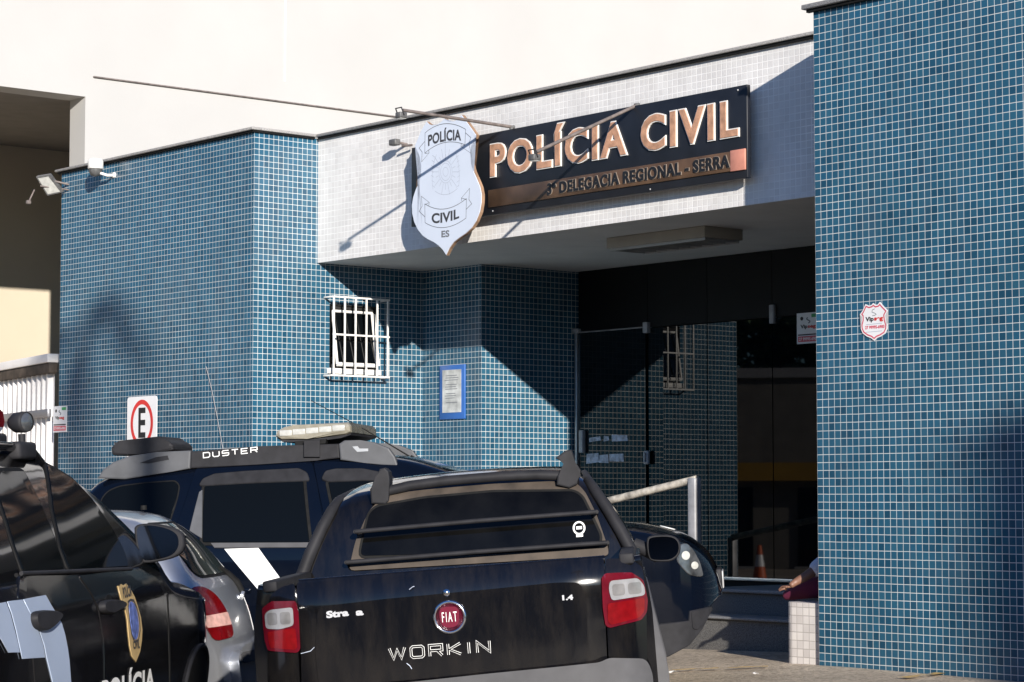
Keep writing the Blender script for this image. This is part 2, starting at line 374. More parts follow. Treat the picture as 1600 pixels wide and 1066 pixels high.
def patch(name, poly, surf, hint, m, parent, off=.003, t=.012, h=.06, out=.4):
    """a thin panel with rolled edges lying on surf(u, v)"""
    if area(poly) < 0: poly = poly[::-1]
    B = dens(poly, h); n = len(B); arr = np.array(B); lo_, hi_ = arr.min(0), arr.max(0); pts = [Vector(p) for p in B]
    d2 = .35 * h
    for u in np.arange(lo_[0] + h / 2, hi_[0], h):
        for v in np.arange(lo_[1] + h / 2, hi_[1], h):
            if inside((u, v), B) and np.min(np.hypot(arr[:, 0] - u, arr[:, 1] - v)) > d2: pts.append(Vector((u, v)))
    V2, _, F2, ov, _, _ = delaunay_2d_cdt(pts, [], [list(range(n))], 1, 1e-6)
    hint = np.array(hint, float)
    def nrm(u, v):
        e = 2e-3; a = np.array(surf(u + e, v)) - np.array(surf(u - e, v)); b = np.array(surf(u, v + e)) - np.array(surf(u, v - e))
        q = np.cross(a, b); q /= np.linalg.norm(q) + 1e-12; return q if q @ hint > 0 else -q
    V, NN = [], []
    for p in V2:
        q = nrm(p.x, p.y); NN.append(q); V.append(np.array(surf(p.x, p.y)) + q * off)
    Fc = []
    for f in F2:
        f = list(f); a, b, c = (V[i] for i in f[:3])
        if np.cross(b - a, c - a) @ NN[f[0]] < 0: f = f[::-1]
        Fc.append(f)
    # boundary ring in order
    idx = []
    for p in B:
        k = min(range(len(V2)), key=lambda i: (V2[i].x - p[0]) ** 2 + (V2[i].y - p[1]) ** 2)
        if not idx or idx[-1] != k: idx.append(k)
    if idx[0] == idx[-1]: idx = idx[:-1]
    r1, r2 = [], []
    for j, i in enumerate(idx):
        tg = V[idx[(j + 1) % len(idx)]] - V[idx[j - 1]]; tg /= np.linalg.norm(tg) + 1e-9
        od = np.cross(tg, NN[i]); cu = np.mean([V[k] for k in idx], 0)
        r1.append(V[i] + od * t * out - NN[i] * t * .35); r2.append(V[i] + od * t * out - NN[i] * t)
    n_ = len(idx); r0 = [V[i] for i in idx]; k0 = len(V); k = k0 + n_; V = V + r0 + r1 + r2
    for j in range(n_):
        j2 = (j + 1) % n_
        Fc.append([k0 + j2, k0 + j, k + j, k + j2]); Fc.append([k + j2, k + j, k + n_ + j, k + n_ + j2])
    mb = MB(); mb.add(V, Fc, True)
    return mb.build(name, m, parent, fix=False)
_tc = {}
def text2d(s, offset=0., font_spacing=1.):
    key = (s, offset, font_spacing)
    if key in _tc: return _tc[key]
    cu = bpy.data.curves.new('t', 'FONT'); cu.body = s; cu.size = 1; cu.offset = offset; cu.resolution_u = 4; cu.space_character = font_spacing; cu.fill_mode = 'FRONT'
    o = bpy.data.objects.new('t', cu); COL.objects.link(o); dg = bpy.context.evaluated_depsgraph_get(); dg.update()
    me = o.evaluated_get(dg).to_mesh(); V = [(v.co.x, v.co.y) for v in me.vertices]; Fc = [list(p.vertices) for p in me.polygons]
    o.evaluated_get(dg).to_mesh_clear(); bpy.data.objects.remove(o); bpy.data.curves.remove(cu)
    _tc[key] = (V, Fc); return V, Fc
def text_fit(s, box, fn, offset=0., spacing=1., capref='H', ref_off=None):
    """text stretched so that its baseline/cap height and width fill box=(u0, v0, u1, v1); fn(u, v) -> 3D"""
    V, Fc = text2d(s, offset, spacing); R, _ = text2d(s, ref_off if ref_off is not None else offset, spacing)
    C, _ = text2d(capref, ref_off if ref_off is not None else offset)
    x0, x1 = min(p[0] for p in R), max(p[0] for p in R); y0, y1 = min(p[1] for p in C), max(p[1] for p in C)
    u0, v0, u1, v1 = box
    return [fn(u0 + (x - x0) / (x1 - x0) * (u1 - u0), v0 + (y - y0) / (y1 - y0) * (v1 - v0)) for x, y in V], Fc
def letters(name, s, box, fn, m, parent, offset=0., spacing=1., thick=None, capref='H', ref_off=None, split=True):
    V, Fc = text_fit(s, box, fn, offset, spacing, capref, ref_off)
    if ' ' in s and split:
        U = text2d(s, offset, spacing)[0]; par = list(range(len(V)))
        def fd(a):
            while par[a] != a: par[a] = par[par[a]]; a = par[a]
            return a
        for f in Fc:
            for q in f[1:]: par[fd(q)] = fd(f[0])
        isl = {}
        for f in Fc: isl.setdefault(fd(f[0]), []).append(f)
        iv = sorted((min(U[i][0] for f in fs for i in f), max(U[i][0] for f in fs for i in f), fs) for fs in isl.values()); words = []; end = -9
        for a, b_, fs in iv:
            if a - end > .2: words.append([])
            words[-1] += fs; end = max(end, b_)
        for wf in words:
            used = sorted({i for f in wf for i in f}); mp = {i: k for k, i in enumerate(used)}
            _extr(MB().add([V[i] for i in used], [[mp[i] for i in f] for f in wf]).build(name, m, parent, fix=False), thick)
        return
    o = MB().add(V, Fc).build(name, m, parent, fix=False); return _extr(o, thick)
def _extr(o, thick):
    if thick is not None:
        bm = bmesh.new(); bm.from_mesh(o.data); bmesh.ops.remove_doubles(bm, verts=bm.verts[:], dist=1e-5)
        r = bmesh.ops.extrude_face_region(bm, geom=bm.faces[:])
        bmesh.ops.translate(bm, verts=[e for e in r['geom'] if isinstance(e, bmesh.types.BMVert)], vec=thick)
        bmesh.ops.recalc_face_normals(bm, faces=bm.faces[:]); bm.to_mesh(o.data); bm.free()
    return o
def strokes(lines, wd, fn, name, m, parent):
    mb = MB()
    for ln in lines:
        ln = [np.array(p, float) for p in ln]; n = len(ln); closed = np.allclose(ln[0], ln[-1]); A, B = [], []
        for i, p in enumerate(ln):
            a = ln[i - 1] if i > 0 else (ln[-2] if closed else p); b = ln[i + 1] if i < n - 1 else (ln[1] if closed else p)
            d1, d2 = p - a, b - p; d1 = d1 / (np.linalg.norm(d1) + 1e-9); d2 = d2 / (np.linalg.norm(d2) + 1e-9)
            n1, n2 = np.array([-d1[1], d1[0]]), np.array([-d2[1], d2[0]])
            if not d1.any(): n1 = n2
            if not d2.any(): n2 = n1
            q = n1 + n2; q /= max(.5, (q @ q) / 2); A.append(fn(*(p + q * wd / 2))); B.append(fn(*(p - q * wd / 2)))
        mb.add(A + B, [(i, i + 1, n + i + 1, n + i) for i in range(n - 1)])
    return mb.build(name, m, parent, fix=False)
def skin(name, verts, edges, radii, m, parent, sub=2):
    me = bpy.data.meshes.new(name); me.from_pydata(verts, edges, []); o = bpy.data.objects.new(name, me); COL.objects.link(o)
    md = o.modifiers.new('s', 'SKIN'); md.use_smooth_shade = True; ss = o.modifiers.new('b', 'SUBSURF'); ss.levels = sub; ss.render_levels = sub
    for i, r in enumerate(radii): me.skin_vertices[0].data[i].radius = (r, r) if not hasattr(r, '__len__') else r
    me.skin_vertices[0].data[0].use_root = True
    dg = bpy.context.evaluated_depsgraph_get(); dg.update(); m2 = bpy.data.meshes.new_from_object(o.evaluated_get(dg))
    o.modifiers.clear(); o.data = m2; m2.materials.clear(); m2.materials.append(M[m])
    for p in m2.polygons: p.use_smooth = True
    if parent is not None: o.parent = parent
    return o
def circ(cx, cy, rx, ry=None, n=32, a0=0, a1=360):
    ry = ry or rx; return [(cx + rx * math.cos(math.radians(a0 + (a1 - a0) * k / n)), cy + ry * math.sin(math.radians(a0 + (a1 - a0) * k / n))) for k in range(n + 1)]
# ================================================================== GROUND
def gz(x, y):
    t = min(max((x + 4.0) / 6.3, 0), 1); t = t * t * (3 - 2 * t) * .5 + t * .5
    return -.16 + .36 * t
def ground():
    xs = sorted(set([-300, -80, -30, -14] + list(np.arange(-9, 12, .35)) + [14, 30, 80, 300])); ys = sorted(set([-300, -80, -30] + list(np.arange(-8, 32, .6)) + [40, 80, 300]))
    V = [(x, y, gz(x, y) + .008 * math.sin(x * 2.3 + y) * math.sin(y * 1.7)) for x in xs for y in ys]; n = len(ys)
    Fc = [(i * n + j, (i + 1) * n + j, (i + 1) * n + j + 1, i * n + j + 1) for i in range(len(xs) - 1) for j in range(n - 1)]
    m = bpy.data.materials.new('worn_stone_paving'); m.use_nodes = True; N, L = nodes(m); b = N['Principled BSDF']; b.inputs['Roughness'].default_value = .9
    tc = N.new('ShaderNodeTexCoord')
    n1 = N.new('ShaderNodeTexNoise'); n1.inputs['Scale'].default_value = 1.1; n1.inputs['Detail'].default_value = 12; n1.inputs['Roughness'].default_value = .7
    n2 = N.new('ShaderNodeTexNoise'); n2.inputs['Scale'].default_value = 28; n2.inputs['Detail'].default_value = 8; n2.inputs['Roughness'].default_value = .75
    vo = N.new('ShaderNodeTexVoronoi'); vo.inputs['Scale'].default_value = 9; vo.feature = 'DISTANCE_TO_EDGE'
    for q in (n1, n2, vo): L.new(tc.outputs['Object'], q.inputs['Vector'])
    c1 = N.new('ShaderNodeValToRGB'); c1.color_ramp.elements[0].color = (.34, .275, .205, 1); c1.color_ramp.elements[0].position = .32; c1.color_ramp.elements[1].color = (.66, .55, .42, 1); c1.color_ramp.elements[1].position = .66
    L.new(n1.outputs['Fac'], c1.inputs[0])
    c2 = N.new('ShaderNodeValToRGB'); c2.color_ramp.elements[0].color = (.45, .45, .45, 1); c2.color_ramp.elements[0].position = .36; c2.color_ramp.elements[1].color = (1.15, 1.15, 1.15, 1); c2.color_ramp.elements[1].position = .58
    L.new(n2.outputs['Fac'], c2.inputs[0])
    mu = N.new('ShaderNodeMix'); mu.data_type = 'RGBA'; mu.blend_type = 'MULTIPLY'; mu.inputs[0].default_value = 1; L.new(c1.outputs[0], mu.inputs[6]); L.new(c2.outputs[0], mu.inputs[7])
    L.new(mu.outputs[2], b.inputs['Base Color'])
    ad = N.new('ShaderNodeMath'); ad.operation = 'MULTIPLY_ADD'; mr = N.new('ShaderNodeMapRange'); mr.inputs['From Max'].default_value = .08; L.new(vo.outputs['Distance'], mr.inputs['Value'])
    L.new(mr.outputs[0], ad.inputs[0]); ad.inputs[1].default_value = .25; L.new(n2.outputs['Fac'], ad.inputs[2])
    bp = N.new('ShaderNodeBump'); bp.inputs['Strength'].default_value = .8; bp.inputs['Distance'].default_value = .03; L.new(ad.outputs[0], bp.inputs['Height']); L.new(bp.outputs[0], b.inputs['Normal'])
    o = MB().add(V, Fc, True).build('ground', m); tag(o, kind='structure')
ground()
def yline(p, q, wd, name='road_marking'):
    p, q = np.array(p), np.array(q); d = q - p; Ln = np.linalg.norm(d); d /= Ln; s = np.array([-d[1], d[0]]); V = []; k = int(Ln / .15)
    for i in range(k + 1):
        c = p + d * Ln * i / k; ww = wd * (.8 + .4 * random.random())
        for e in (-1, 1): c2 = c + s * ww * e / 2; V.append((c2[0], c2[1], gz(*c2) + .014))
    tag(MB().add(V, [(2 * i, 2 * i + 1, 2 * i + 3, 2 * i + 2) for i in range(k)], True).build(name, M['yellow']), kind='structure')
M['yellow'] = bpy.data.materials.new('worn_yellow_paint'); M['yellow'].use_nodes = True
def _y():
    N, L = nodes(M['yellow']); b = N['Principled BSDF']; b.inputs['Base Color'].default_value = (.58, .38, .12, 1); b.inputs['Roughness'].default_value = .9
    tc = N.new('ShaderNodeTexCoord'); n = N.new('ShaderNodeTexNoise'); n.inputs['Scale'].default_value = 7; n.inputs['Detail'].default_value = 9; L.new(tc.outputs['Object'], n.inputs['Vector'])
    r = N.new('ShaderNodeMapRange'); r.inputs['From Min'].default_value = .38; r.inputs['From Max'].default_value = .52; r.inputs['To Max'].default_value = .95; L.new(n.outputs['Fac'], r.inputs['Value']); L.new(r.outputs[0], b.inputs['Alpha'])
_y()
def gp(px, py, z=.2):
    r = ray(px, py); p = CAM + r * ((z - CAM[2]) / r[2]); return p[:2]
yline(gp(1050, 1046, .17), gp(1200, 1041), .09); yline(gp(1410, 1062), gp(1512, 1049), .10)
# ================================================================== POLICE STATION
H = 5.11
st = bthing('police_station', 'low police station clad in blue mosaic with white canopy fascia', 'building', 0, 0, 0)
XL, XW = -11.42, -7.50                                       # left block from XL to XW
YB = onX(660.8, 422, XW)[1]; XC = onY(752.2, 410, YB)[0]; YG = onX(899, 560, XC)[1]
zs = 3.83; YF = .72; zl = .635; XR = 6.0
print('YB', YB, 'XC', XC, 'YG', YG)
b = MB(); b.wall((XL, 6), (XL, -.06), 0, H, .7); b.wall((XL, -.06), (XW, -.06), 0, H); b.build('tiled_wall', 'blue', st, False)
# the side wall with the window opening
wy0, wy1 = onX(514.5, 560, XW)[1], onX(589, 560, XW)[1]; wz0, wz1 = onX(550, 581, XW)[2], onX(550, 477, XW)[2]
u = lambda y: y + .06
b = MB()
for (a0, a1, c0, c1) in ((-.06, wy0, 0, H), (wy1, YB, 0, H), (wy0, wy1, 0, wz0), (wy0, wy1, wz1, H)):
    b.quad([(XW, a0, c0), (XW, a1, c0), (XW, a1, c1), (XW, a0, c1)], [(u(a0), c0), (u(a1), c0), (u(a1), c1), (u(a0), c1)])
b.build('tiled_wall', 'blue', st, False)
b = MB(); b.wall((XW, YB), (XC, YB), 0, zs); b.wall((XC, YB), (XC, YG + .2), 0, zs); b.build('tiled_wall', 'blue', st, False)
b = MB(); b.wall((0, 0), (XR, 0), 0, H); b.wall((XR, 0), (XR, 4), 0, H); b.wall((XR, .35), (0, .35), 0, H); b.wall((0, .35), (0, 0), 0, H)
b.quad([(0, 0, H), (XR, 0, H), (XR, .35, H), (0, .35, H)], [(0, 0)] * 4); b.build('tiled_pillar', 'blue', st, False)
# canopy: fascia, soffit, roof
b = MB(); b.wall((XW, YF), (XR, YF), zs, H); b.build('canopy_fascia', 'white_tile', st, False)
b = MB(); b.box(XW, XR, YF + .004, YG + .3, zs, zs + .08); b.build('soffit', 'soffit', st)
b = MB(); b.box(XL + .01, XR, YF + .01, 9, H - .12, H - .03); b.box(XL + .01, XW - .01, -.05, YF, H - .12, H - .03); b.build('roof', 'coping', st)
b = MB()
b.bbox(XL - .06, XW + .05, -.12, .0, H + .006, H + .034, .005); b.bbox(XW - .07, XW + .05, .0, YF - .055, H + .006, H + .034, .005)
b.bbox(XW + .0, .0, YF - .055, YF + .14, H + .006, H + .034, .005); b.bbox(-.07, XR, -.06, .41, H + .014, H + .05, .005)
b.bbox(XL - .06, XL + .06, .0, 6, H + .006, H + .034, .005); b.build('coping', 'coping', st)
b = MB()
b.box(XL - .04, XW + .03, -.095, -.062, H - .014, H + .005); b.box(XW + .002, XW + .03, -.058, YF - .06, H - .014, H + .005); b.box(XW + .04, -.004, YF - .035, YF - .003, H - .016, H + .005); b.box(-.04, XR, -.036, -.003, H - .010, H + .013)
b.build('coping_shade_strip', 'rubber', st)  # black strip added to draw the shadow line under the coping
# glazing
dx0, dx1 = onY(904, 600, YG)[0], onY(1012, 600, YG)[0]; dzt = onY(905, 519, YG)[2]
gx = [dx0, dx1, onY(1106, 700, YG)[0], onY(1208, 700, YG)[0], -1.6, 1.5]
tz = onY(1100, 505, YG)[2]
gt = Zm([], 0, 0, 1)
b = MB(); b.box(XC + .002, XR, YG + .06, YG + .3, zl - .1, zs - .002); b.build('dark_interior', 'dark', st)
for i in range(1, len(gx) - 1):
    b = MB(); b.box(gx[i] + .006, gx[i + 1] - .006, YG, YG + .012, zl + .03, tz - .008); b.build('glass_pane', 'glass', st)
for i in range(0, len(gx) - 1):
    b = MB(); b.box(gx[i] + .004, gx[i + 1] - .004, YG, YG + .012, (tz if i else dzt) + .004, zs - .004); b.build('transom_pane', 'transom', st)
b = MB(); b.bbox(XC + .005, XR, YG - .02, YG + .05, zl, zl + .032, .004); b.build('glazing_sill', 'alu', st)
door = MB(); door.box(dx0 + .02, dx1 - .008, YG - .022, YG - .010, zl + .045, dzt - .012); door = door.build('glass_door', 'glass', st)
b = MB(); b.bbox(dx0 - .01, dx0 + .022, YG - .05, YG - .012, zl + .04, dzt, .004); b.build('door_stile', 'alu', door)
def patchfit(px, py, wd, ht, nm='patch_fitting'):
    p = onY(px, py, YG - .03); q = MB(); q.bbox(p[0] - wd / 2, p[0] + wd / 2, YG - .045, YG + .03, p[2] - ht / 2, p[2] + ht / 2, .006); return q.build(nm, 'galv', door)
patchfit(898, 518, .13, .05); patchfit(1009, 512, .07, .11)
p = onY(1011, 715, YG - .03); q = MB(); q.bbox(p[0] - .035, p[0] + .035, YG - .055, YG - .015, p[2] - .07, p[2] + .07, .012); q.bbox(p[0] - .012, p[0] + .012, YG - .075, YG - .05, p[2] - .05, p[2] + .05, .006); q.build('handle', 'galv', door)
q = MB(); p0_, p1_ = onY(906, 520, YG - .03), onY(1006, 520, YG - .03); q.bbox(p0_[0], p1_[0], YG - .032, YG - .006, dzt - .014, dzt - .002, .003); q.build('door_rail', 'galv', door)
q = MB(); p = onY(909, 690, YG - .05); q.bbox(p[0] - .03, p[0] + .03, YG - .07, YG - .02, p[2] - .12, p[2] + .12, .008); q.build('hinge', 'galv', door)
for k, (x0, x1, y0, y1) in enumerate(((921, 939, 682, 691), (944, 952, 682, 690), (956, 981, 680, 690), (917, 936, 708, 725), (937, 951, 710, 723), (952, 975, 709, 721))):
    a, c = onY(x0, y1, YG - .024), onY(x1, y0, YG - .024); poly = [(a[0] + random.uniform(-.01, .01), a[2]), (c[0], a[2] + random.uniform(-.01, .02)), (c[0] - .01, c[2]), (a[0], c[2] + random.uniform(-.015, .01))]
    q = MB(); q.prism(poly, YG - .0262, YG - .0225, 1); q.build('frosted_sticker', 'film', door)
q = MB(); p = onY(1206, 491, YG - .02); q.bbox(p[0] - .03, p[0] + .03, YG - .03, YG + .02, p[2] - .09, p[2] + .09, .006); q.build('clamp', 'galv', st)
# steps (granite) and ramp
b = MB(); b.bbox(-2.55, XR, 1.30, YG + .3, 0, zl, .006); b.build('landing', 'step', st)
b = MB(); b.bbox(-2.55, XR, .94, 1.298, 0, .43, .006); b.build('step', 'step', st)
b = MB(); b.bbox(-2.57, XR, 1.26, YG - .03, zl + .001, zl + .03, .008); b.build('landing_slab', 'landing', st)
b = MB(); b.bbox(-2.57, XR, .905, 1.296, .431, .455, .008); b.build('step_tread', 'landing', st)
b = MB(); b.prism([(XC - .9, .0), (-2.555, 0), (-2.555, zl), (XC - .9, .25)], 1.05, YG + .3, 1); b.build('ramp', 'granite', st)
# window
p = st; fw = .035
b = MB(); b.box(XW - .35, XW - .33, wy0 - .1, wy1 + .1, wz0 - .1, wz1 + .1); b.build('window_interior', 'brown_in', p)
b = MB(); X0, X1 = XW - .33, XW - .005
b.box(X0, X1, wy0 - .002, wy0 + .012, wz0, wz1); b.box(X0, X1, wy1 - .012, wy1 + .002, wz0, wz1); b.box(X0, X1, wy0 + .012, wy1 - .012, wz1 - .012, wz1 + .002); b.build('window_reveal', 'dark', p)
wf = MB(); x = XW - .03
for (a0, a1, c0, c1) in ((wy0 + .012, wy0 + .012 + fw, wz0 + .03, wz1 - .012), (wy1 - .012 - fw, wy1 - .012, wz0 + .03, wz1 - .012), (wy0 + .047, wy1 - .047, wz1 - .05, wz1 - .012), (wy0 + .047, wy1 - .047, wz0 + .03, wz0 + .07)):
    wf.bbox(x - .05, x, a0, a1, c0, c1, .005)
wf = wf.build('window_frame', 'dark', p)
b = MB(); b.bbox(XW - .08, XW + .04, wy0 - .03, wy1 + .03, wz0 - .03, wz0 + .028, .006); b.build('sill', 'white_metal', wf)
# open sash, hung from its top rail and pushed out at the bottom
b = MB(); sy0, sy1 = wy0 + .05, wy1 - .055; ang = math.radians(9); zt_, hh = wz1 - .07, (wz1 - wz0) - .13
def sp(y, h_, d=0): return (x + .012 + math.sin(ang) * h_ + d, y, zt_ - math.cos(ang) * h_)
def bar(A, B_, r=.016):
    b.tube([A, B_], r, 6)
bar(sp(sy0, 0), sp(sy1, 0)); bar(sp(sy1, 0), sp(sy1, hh)); bar(sp(sy0, hh), sp(sy1, hh), .024); bar(sp(sy0, 0), sp(sy0, hh))
bar(sp(sy1 + .03, .01), sp(sy1 + .03, hh), .012); b.build('window_sash', 'white_metal', wf)
b = MB(); b.add([sp(sy0, 0), sp(sy1, 0), sp(sy1, hh), sp(sy0, hh)], [(0, 1, 2, 3)]); b.add([sp(sy0, 0, -.006), sp(sy1, 0, -.006), sp(sy1, hh, -.006), sp(sy0, hh, -.006)], [(0, 1, 2, 3)]); b.build('window_pane', 'glass', wf)
b = MB(); b.box(XW - .32, XW - .2, wy0 + .25, wy0 + .5, wz0, wz0 + .2); b.build('cardboard_box', 'dustytrim', wf)
# security grille standing proud of the wall
gr = bthing('window_grille', 'white painted barred grille caging the open window in the blue wall', 'grille', XW, 0, 0)
gx_ = .16
py_ = [518, 534.5, 551, 568, 585, 601.5]
pb_ = [525, 543, 560, 577, 594, 610]
ztop, zbot = onX(560, 466, XW + gx_)[2], onX(560, 588, XW + gx_)[2]
for a, c in zip(py_, pb_):
    ya = .5 * (onX(a, 467, XW + gx_)[1] + onX(c, 588, XW + gx_)[1]); q = MB(); q.bbox(gx_ - .008, gx_ + .008, ya - .009, ya + .009, zbot, ztop, .003); q.build('bar', 'white_metal', gr)
ya, yb = onX(522, 467, XW + gx_)[1] - .01, onX(606, 588, XW + gx_)[1] + .02
for zz, dd in ((ztop, 0), (zbot, 0), (zbot + (ztop - zbot) * .52, 0)):
    q = MB(); q.bbox(gx_ - .014, gx_ + .010, ya, yb, zz - .009, zz + .009, .003)
    if zz in (ztop, zbot):
        for y_ in (ya, yb): q.bbox(.002, gx_ - .01, y_ - .009, y_ + .009, zz - .009, zz + .009, .003)
    q.build('rail', 'white_metal', gr)
# ------------------------------------------------------------------ bench block
be = bthing('masonry_bench', 'low white tiled masonry bench poking out behind the big blue pillar', 'bench', 0, 0, 0)
bx0 = -.385
poly = roundp([(bx0, .03), (-.004, .03), (-.004, .95), (bx0, .95)], .05)
poly = [(bx0 + .09 - .09 * math.cos(a), .03 + .09 - .09 * math.sin(a)) for a in np.linspace(0, math.pi / 2, 7)] + [(-.004, .03), (-.004, .36), (1.3, .36), (1.3, .95), (bx0, .95)]
b = MB(); uacc = 0
for i in range(len(poly)):
    p, q = poly[i], poly[(i + 1) % len(poly)]; b.wall(p, q, .1, .655, uacc); uacc += math.hypot(q[0] - p[0], q[1] - p[1])
b.build('bench_side', 'bench_tile', be, False)
V = [(x, y, .655) for x, y in poly]; b = MB(); b.add(V, [list(range(len(V)))], False, [[(x, y) for x, y in poly]]); b.build('bench_top', 'bench_tile', be, False)
# ------------------------------------------------------------------ handrail
p = onY(1085, 747, 1.33); hr = bthing('ramp_handrail', 'sloping rusty pipe handrail with square galvanised post by the glass', 'handrail', p[0], 1.33, zl)
zt = p[2] - zl
b = MB(); b.bbox(-.045, .045, -.04, .04, 0, zt, .008); b.build('post', 'galv', hr)
p2 = onY(955, 780, 1.33); sl = (p2[2] - p[2]) / (p2[0] - p[0]); Lr = XC + .3 - p[0]
b = MB(); b.tube([(.03, 0, zt - .01), (Lr, 0, zt + sl * Lr)], .034, 14); b.build('pipe', 'rust_pipe', hr)
b = MB(); b.bbox(Lr - .04, Lr + .04, -.04, .04, -.6, zt + sl * Lr, .008); b.build('post', 'galv', hr)
# ------------------------------------------------------------------ ceiling light
cl = bthing('ceiling_light', 'boxy louvred fluorescent light fixed under the white canopy', 'ceiling light', -3.27, 1.68, zs - .10)
b = MB(); b.bbox(-.64, .64, -.24, .24, .0, .097, .004); b.build('housing', 'fixture', cl)
b = MB()
for k in range(9): b.box(-.6 + k * .15, -.590 + k * .15, -.20, .20, -.022, -.001)
b.box(-.62, .62, -.215, -.202, -.026, -.001); b.box(-.62, .62, .202, .215, -.026, -.001); b.build('louvre', 'alu', cl)
# ================================================================== SIGNS ON THE FASCIA
YS = .60
c0 = onY(641, 232, YS); bz0, bz1 = 4.035, 4.80; bx_l, bx_r = c0[0] + .02, -1.285
sg = bthing('police_signboard', 'long black signboard reading POLÍCIA CIVIL in copper letters on white fascia', 'sign', bx_l, YS, bz0)
wS, hS = bx_r - bx_l, bz1 - bz0
b = MB(); b.bbox(0, wS, 0, .042, 0, hS, .005); b.build('board', 'black_board', sg)
for k_ in (.2, .5, .8):
    b = MB(); b.box(wS * k_ - .03, wS * k_ + .03, .041, YF - YS - .001, hS * .4, hS * .6); b.build('standoff', 'greymetal', sg)
fnS = lambda d: (lambda u, v: (u - bx_l, -d, v - bz0))
e0, e1 = onY(768, 277, YS), onY(1155.5, 212.5, YS); t1 = onY(767, 226, YS)
box = (e0[0], .5 * (e0[2] + e1[2]), e1[0], t1[2] - .004)
letters('letter_rim', 'POLÍCIA CIVIL', box, fnS(.003), 'rim_white', sg, .048, 1.17, (0, -.012, 0), 'H', .03)
letters('letter_face', 'POLÍCIA CIVIL', box, fnS(.0155), 'copper', sg, .024, 1.17, (0, -.006, 0), 'H', .03)
sa, sb = onY(764, 312, YS), onY(1166, 248, YS); z0, z1 = 4.105, 4.268
b = MB(); b.bbox(sa[0] - bx_l, sb[0] - bx_l - .17, -.012, .0, z0 - bz0, z1 - bz0, .003); b.build('lettering_strip', 'bronze', sg)
b = MB(); b.bbox(sb[0] - bx_l - .168, sb[0] - bx_l, -.016, .0, z0 - bz0 - .004, z1 - bz0 + .006, .003); b.build('bare_patch', 'pinkpatch', sg)
d0, d1 = onY(858, 304, YS), onY(1142.5, 262, YS)
letters('strip_letters', '3ª DELEGACIA REGIONAL - SERRA', (d0[0], z0 + .034, d1[0], z1 - .026), fnS(.013), 'strip_edge', sg, .058, 1.12, (0, -.005, 0), 'H', .03)
letters('strip_letters', '3ª DELEGACIA REGIONAL - SERRA', (d0[0], z0 + .034, d1[0], z1 - .026), fnS(.0195), 'black', sg, .03, 1.12, (0, -.003, 0))
for (x_, z_) in ((1153, 141), (700, 345), (770, 330), (1016, 296)):
    q = onY(x_, z_, YS); k = MB(); k.lathe([(0, -.008), (.007, -.006), (.008, 0)], (q[0] - bx_l, 0, q[2] - bz0), 1, 12); k.build('screw', 'galv', sg)
# shield
SP = [(140, 48), (158, 66), (178, 73), (200, 72), (225, 66), (250, 50), (275, 25), (292, 40), (315, 46), (340, 45), (362, 38), (385, 20), (405, -2), (440, 45), (478, 98), (515, 150), (485, 220), (474, 290), (480, 370), (498, 430), (520, 480), (545, 540), (557, 600), (555, 665), (543, 735), (515, 805), (480, 858), (435, 900), (390, 930), (345, 965), (312, 1010), (288, 1062), (262, 1022), (230, 990), (195, 965), (150, 943), (110, 915), (72, 868), (45, 810), (30, 745), (28, 680), (38, 620), (58, 560), (85, 505), (97, 450), (98, 380), (88, 320), (70, 275), (50, 235), (75, 175), (100, 112)]
YSH = YS - .13
spx = [(p[0], p[1]) for p in Zm(SP, 640, 180, 4.846)]
sl_ = [onY(x_ - 2, y_, YSH) for x_, y_ in spx]; sx0 = np.mean([q[0] for q in sl_]); sz0 = min(q[2] for q in sl_)
sh = bthing('shield_sign', 'large pale shield reading POLÍCIA CIVIL ES hung over the signboard end', 'sign', sx0, YSH, sz0)
S2 = [(q[0] - sx0, q[2] - sz0) for q in sl_]
b = MB(); b.prism(S2, .004, .036, 1); b.build('shield_edge', 'shield_edge', sh)
b = MB(); b.prism(offs(S2, -.004), -.004, .003, 1); b.build('shield_face', 'shield', sh)
def sh2(x_, y_):
    q = onY(640 + x_ / 4.846 - 2, 180 + y_ / 4.846, YSH); return (q[0] - sx0, q[2] - sz0)
fsh = lambda d: (lambda u, v: (u, -.004 - d, v))
def SL(pts): return [sh2(*p) for p in pts]
def arc3(a, m_, c, n=14):
    return [tuple((1 - t) ** 2 * np.array(a) + 2 * t * (1 - t) * np.array(m_) + t * t * np.array(c)) for t in np.linspace(0, 1, n)]
rib = [arc3((130, 135), (275, 10), (437, 108)), [(437, 108), (432, 225)], arc3((432, 225), (275, 160), (128, 288)), [(128, 288), (130, 135)],
       [(128, 200), (85, 250), (108, 280), (104, 355), (160, 288), (128, 290)], [(160, 288), (158, 265)], [(437, 135), (476, 170), (462, 215), (478, 290), (402, 238), (432, 225)], [(402, 238), (405, 215)],
       arc3((128, 672), (275, 770), (443, 632)), [(443, 632), (440, 780)], arc3((440, 780), (275, 905), (130, 815)), [(130, 815), (128, 672)],
       [(128, 770), (85, 728), (108, 690), (102, 615), (162, 662), (128, 680)], [(162, 662), (158, 688)], [(440, 715), (483, 672), (462, 640), (468, 555), (405, 628), (443, 640)], [(405, 628), (408, 650)]]
strokes([SL(l) for l in rib[:8]], .0045, fsh(.0012), 'ribbon_outline', 'dkgrey_ink', sh); strokes([SL(l) for l in rib[8:]], .0045, fsh(.0012), 'ribbon_outline', 'dkgrey_ink', sh)
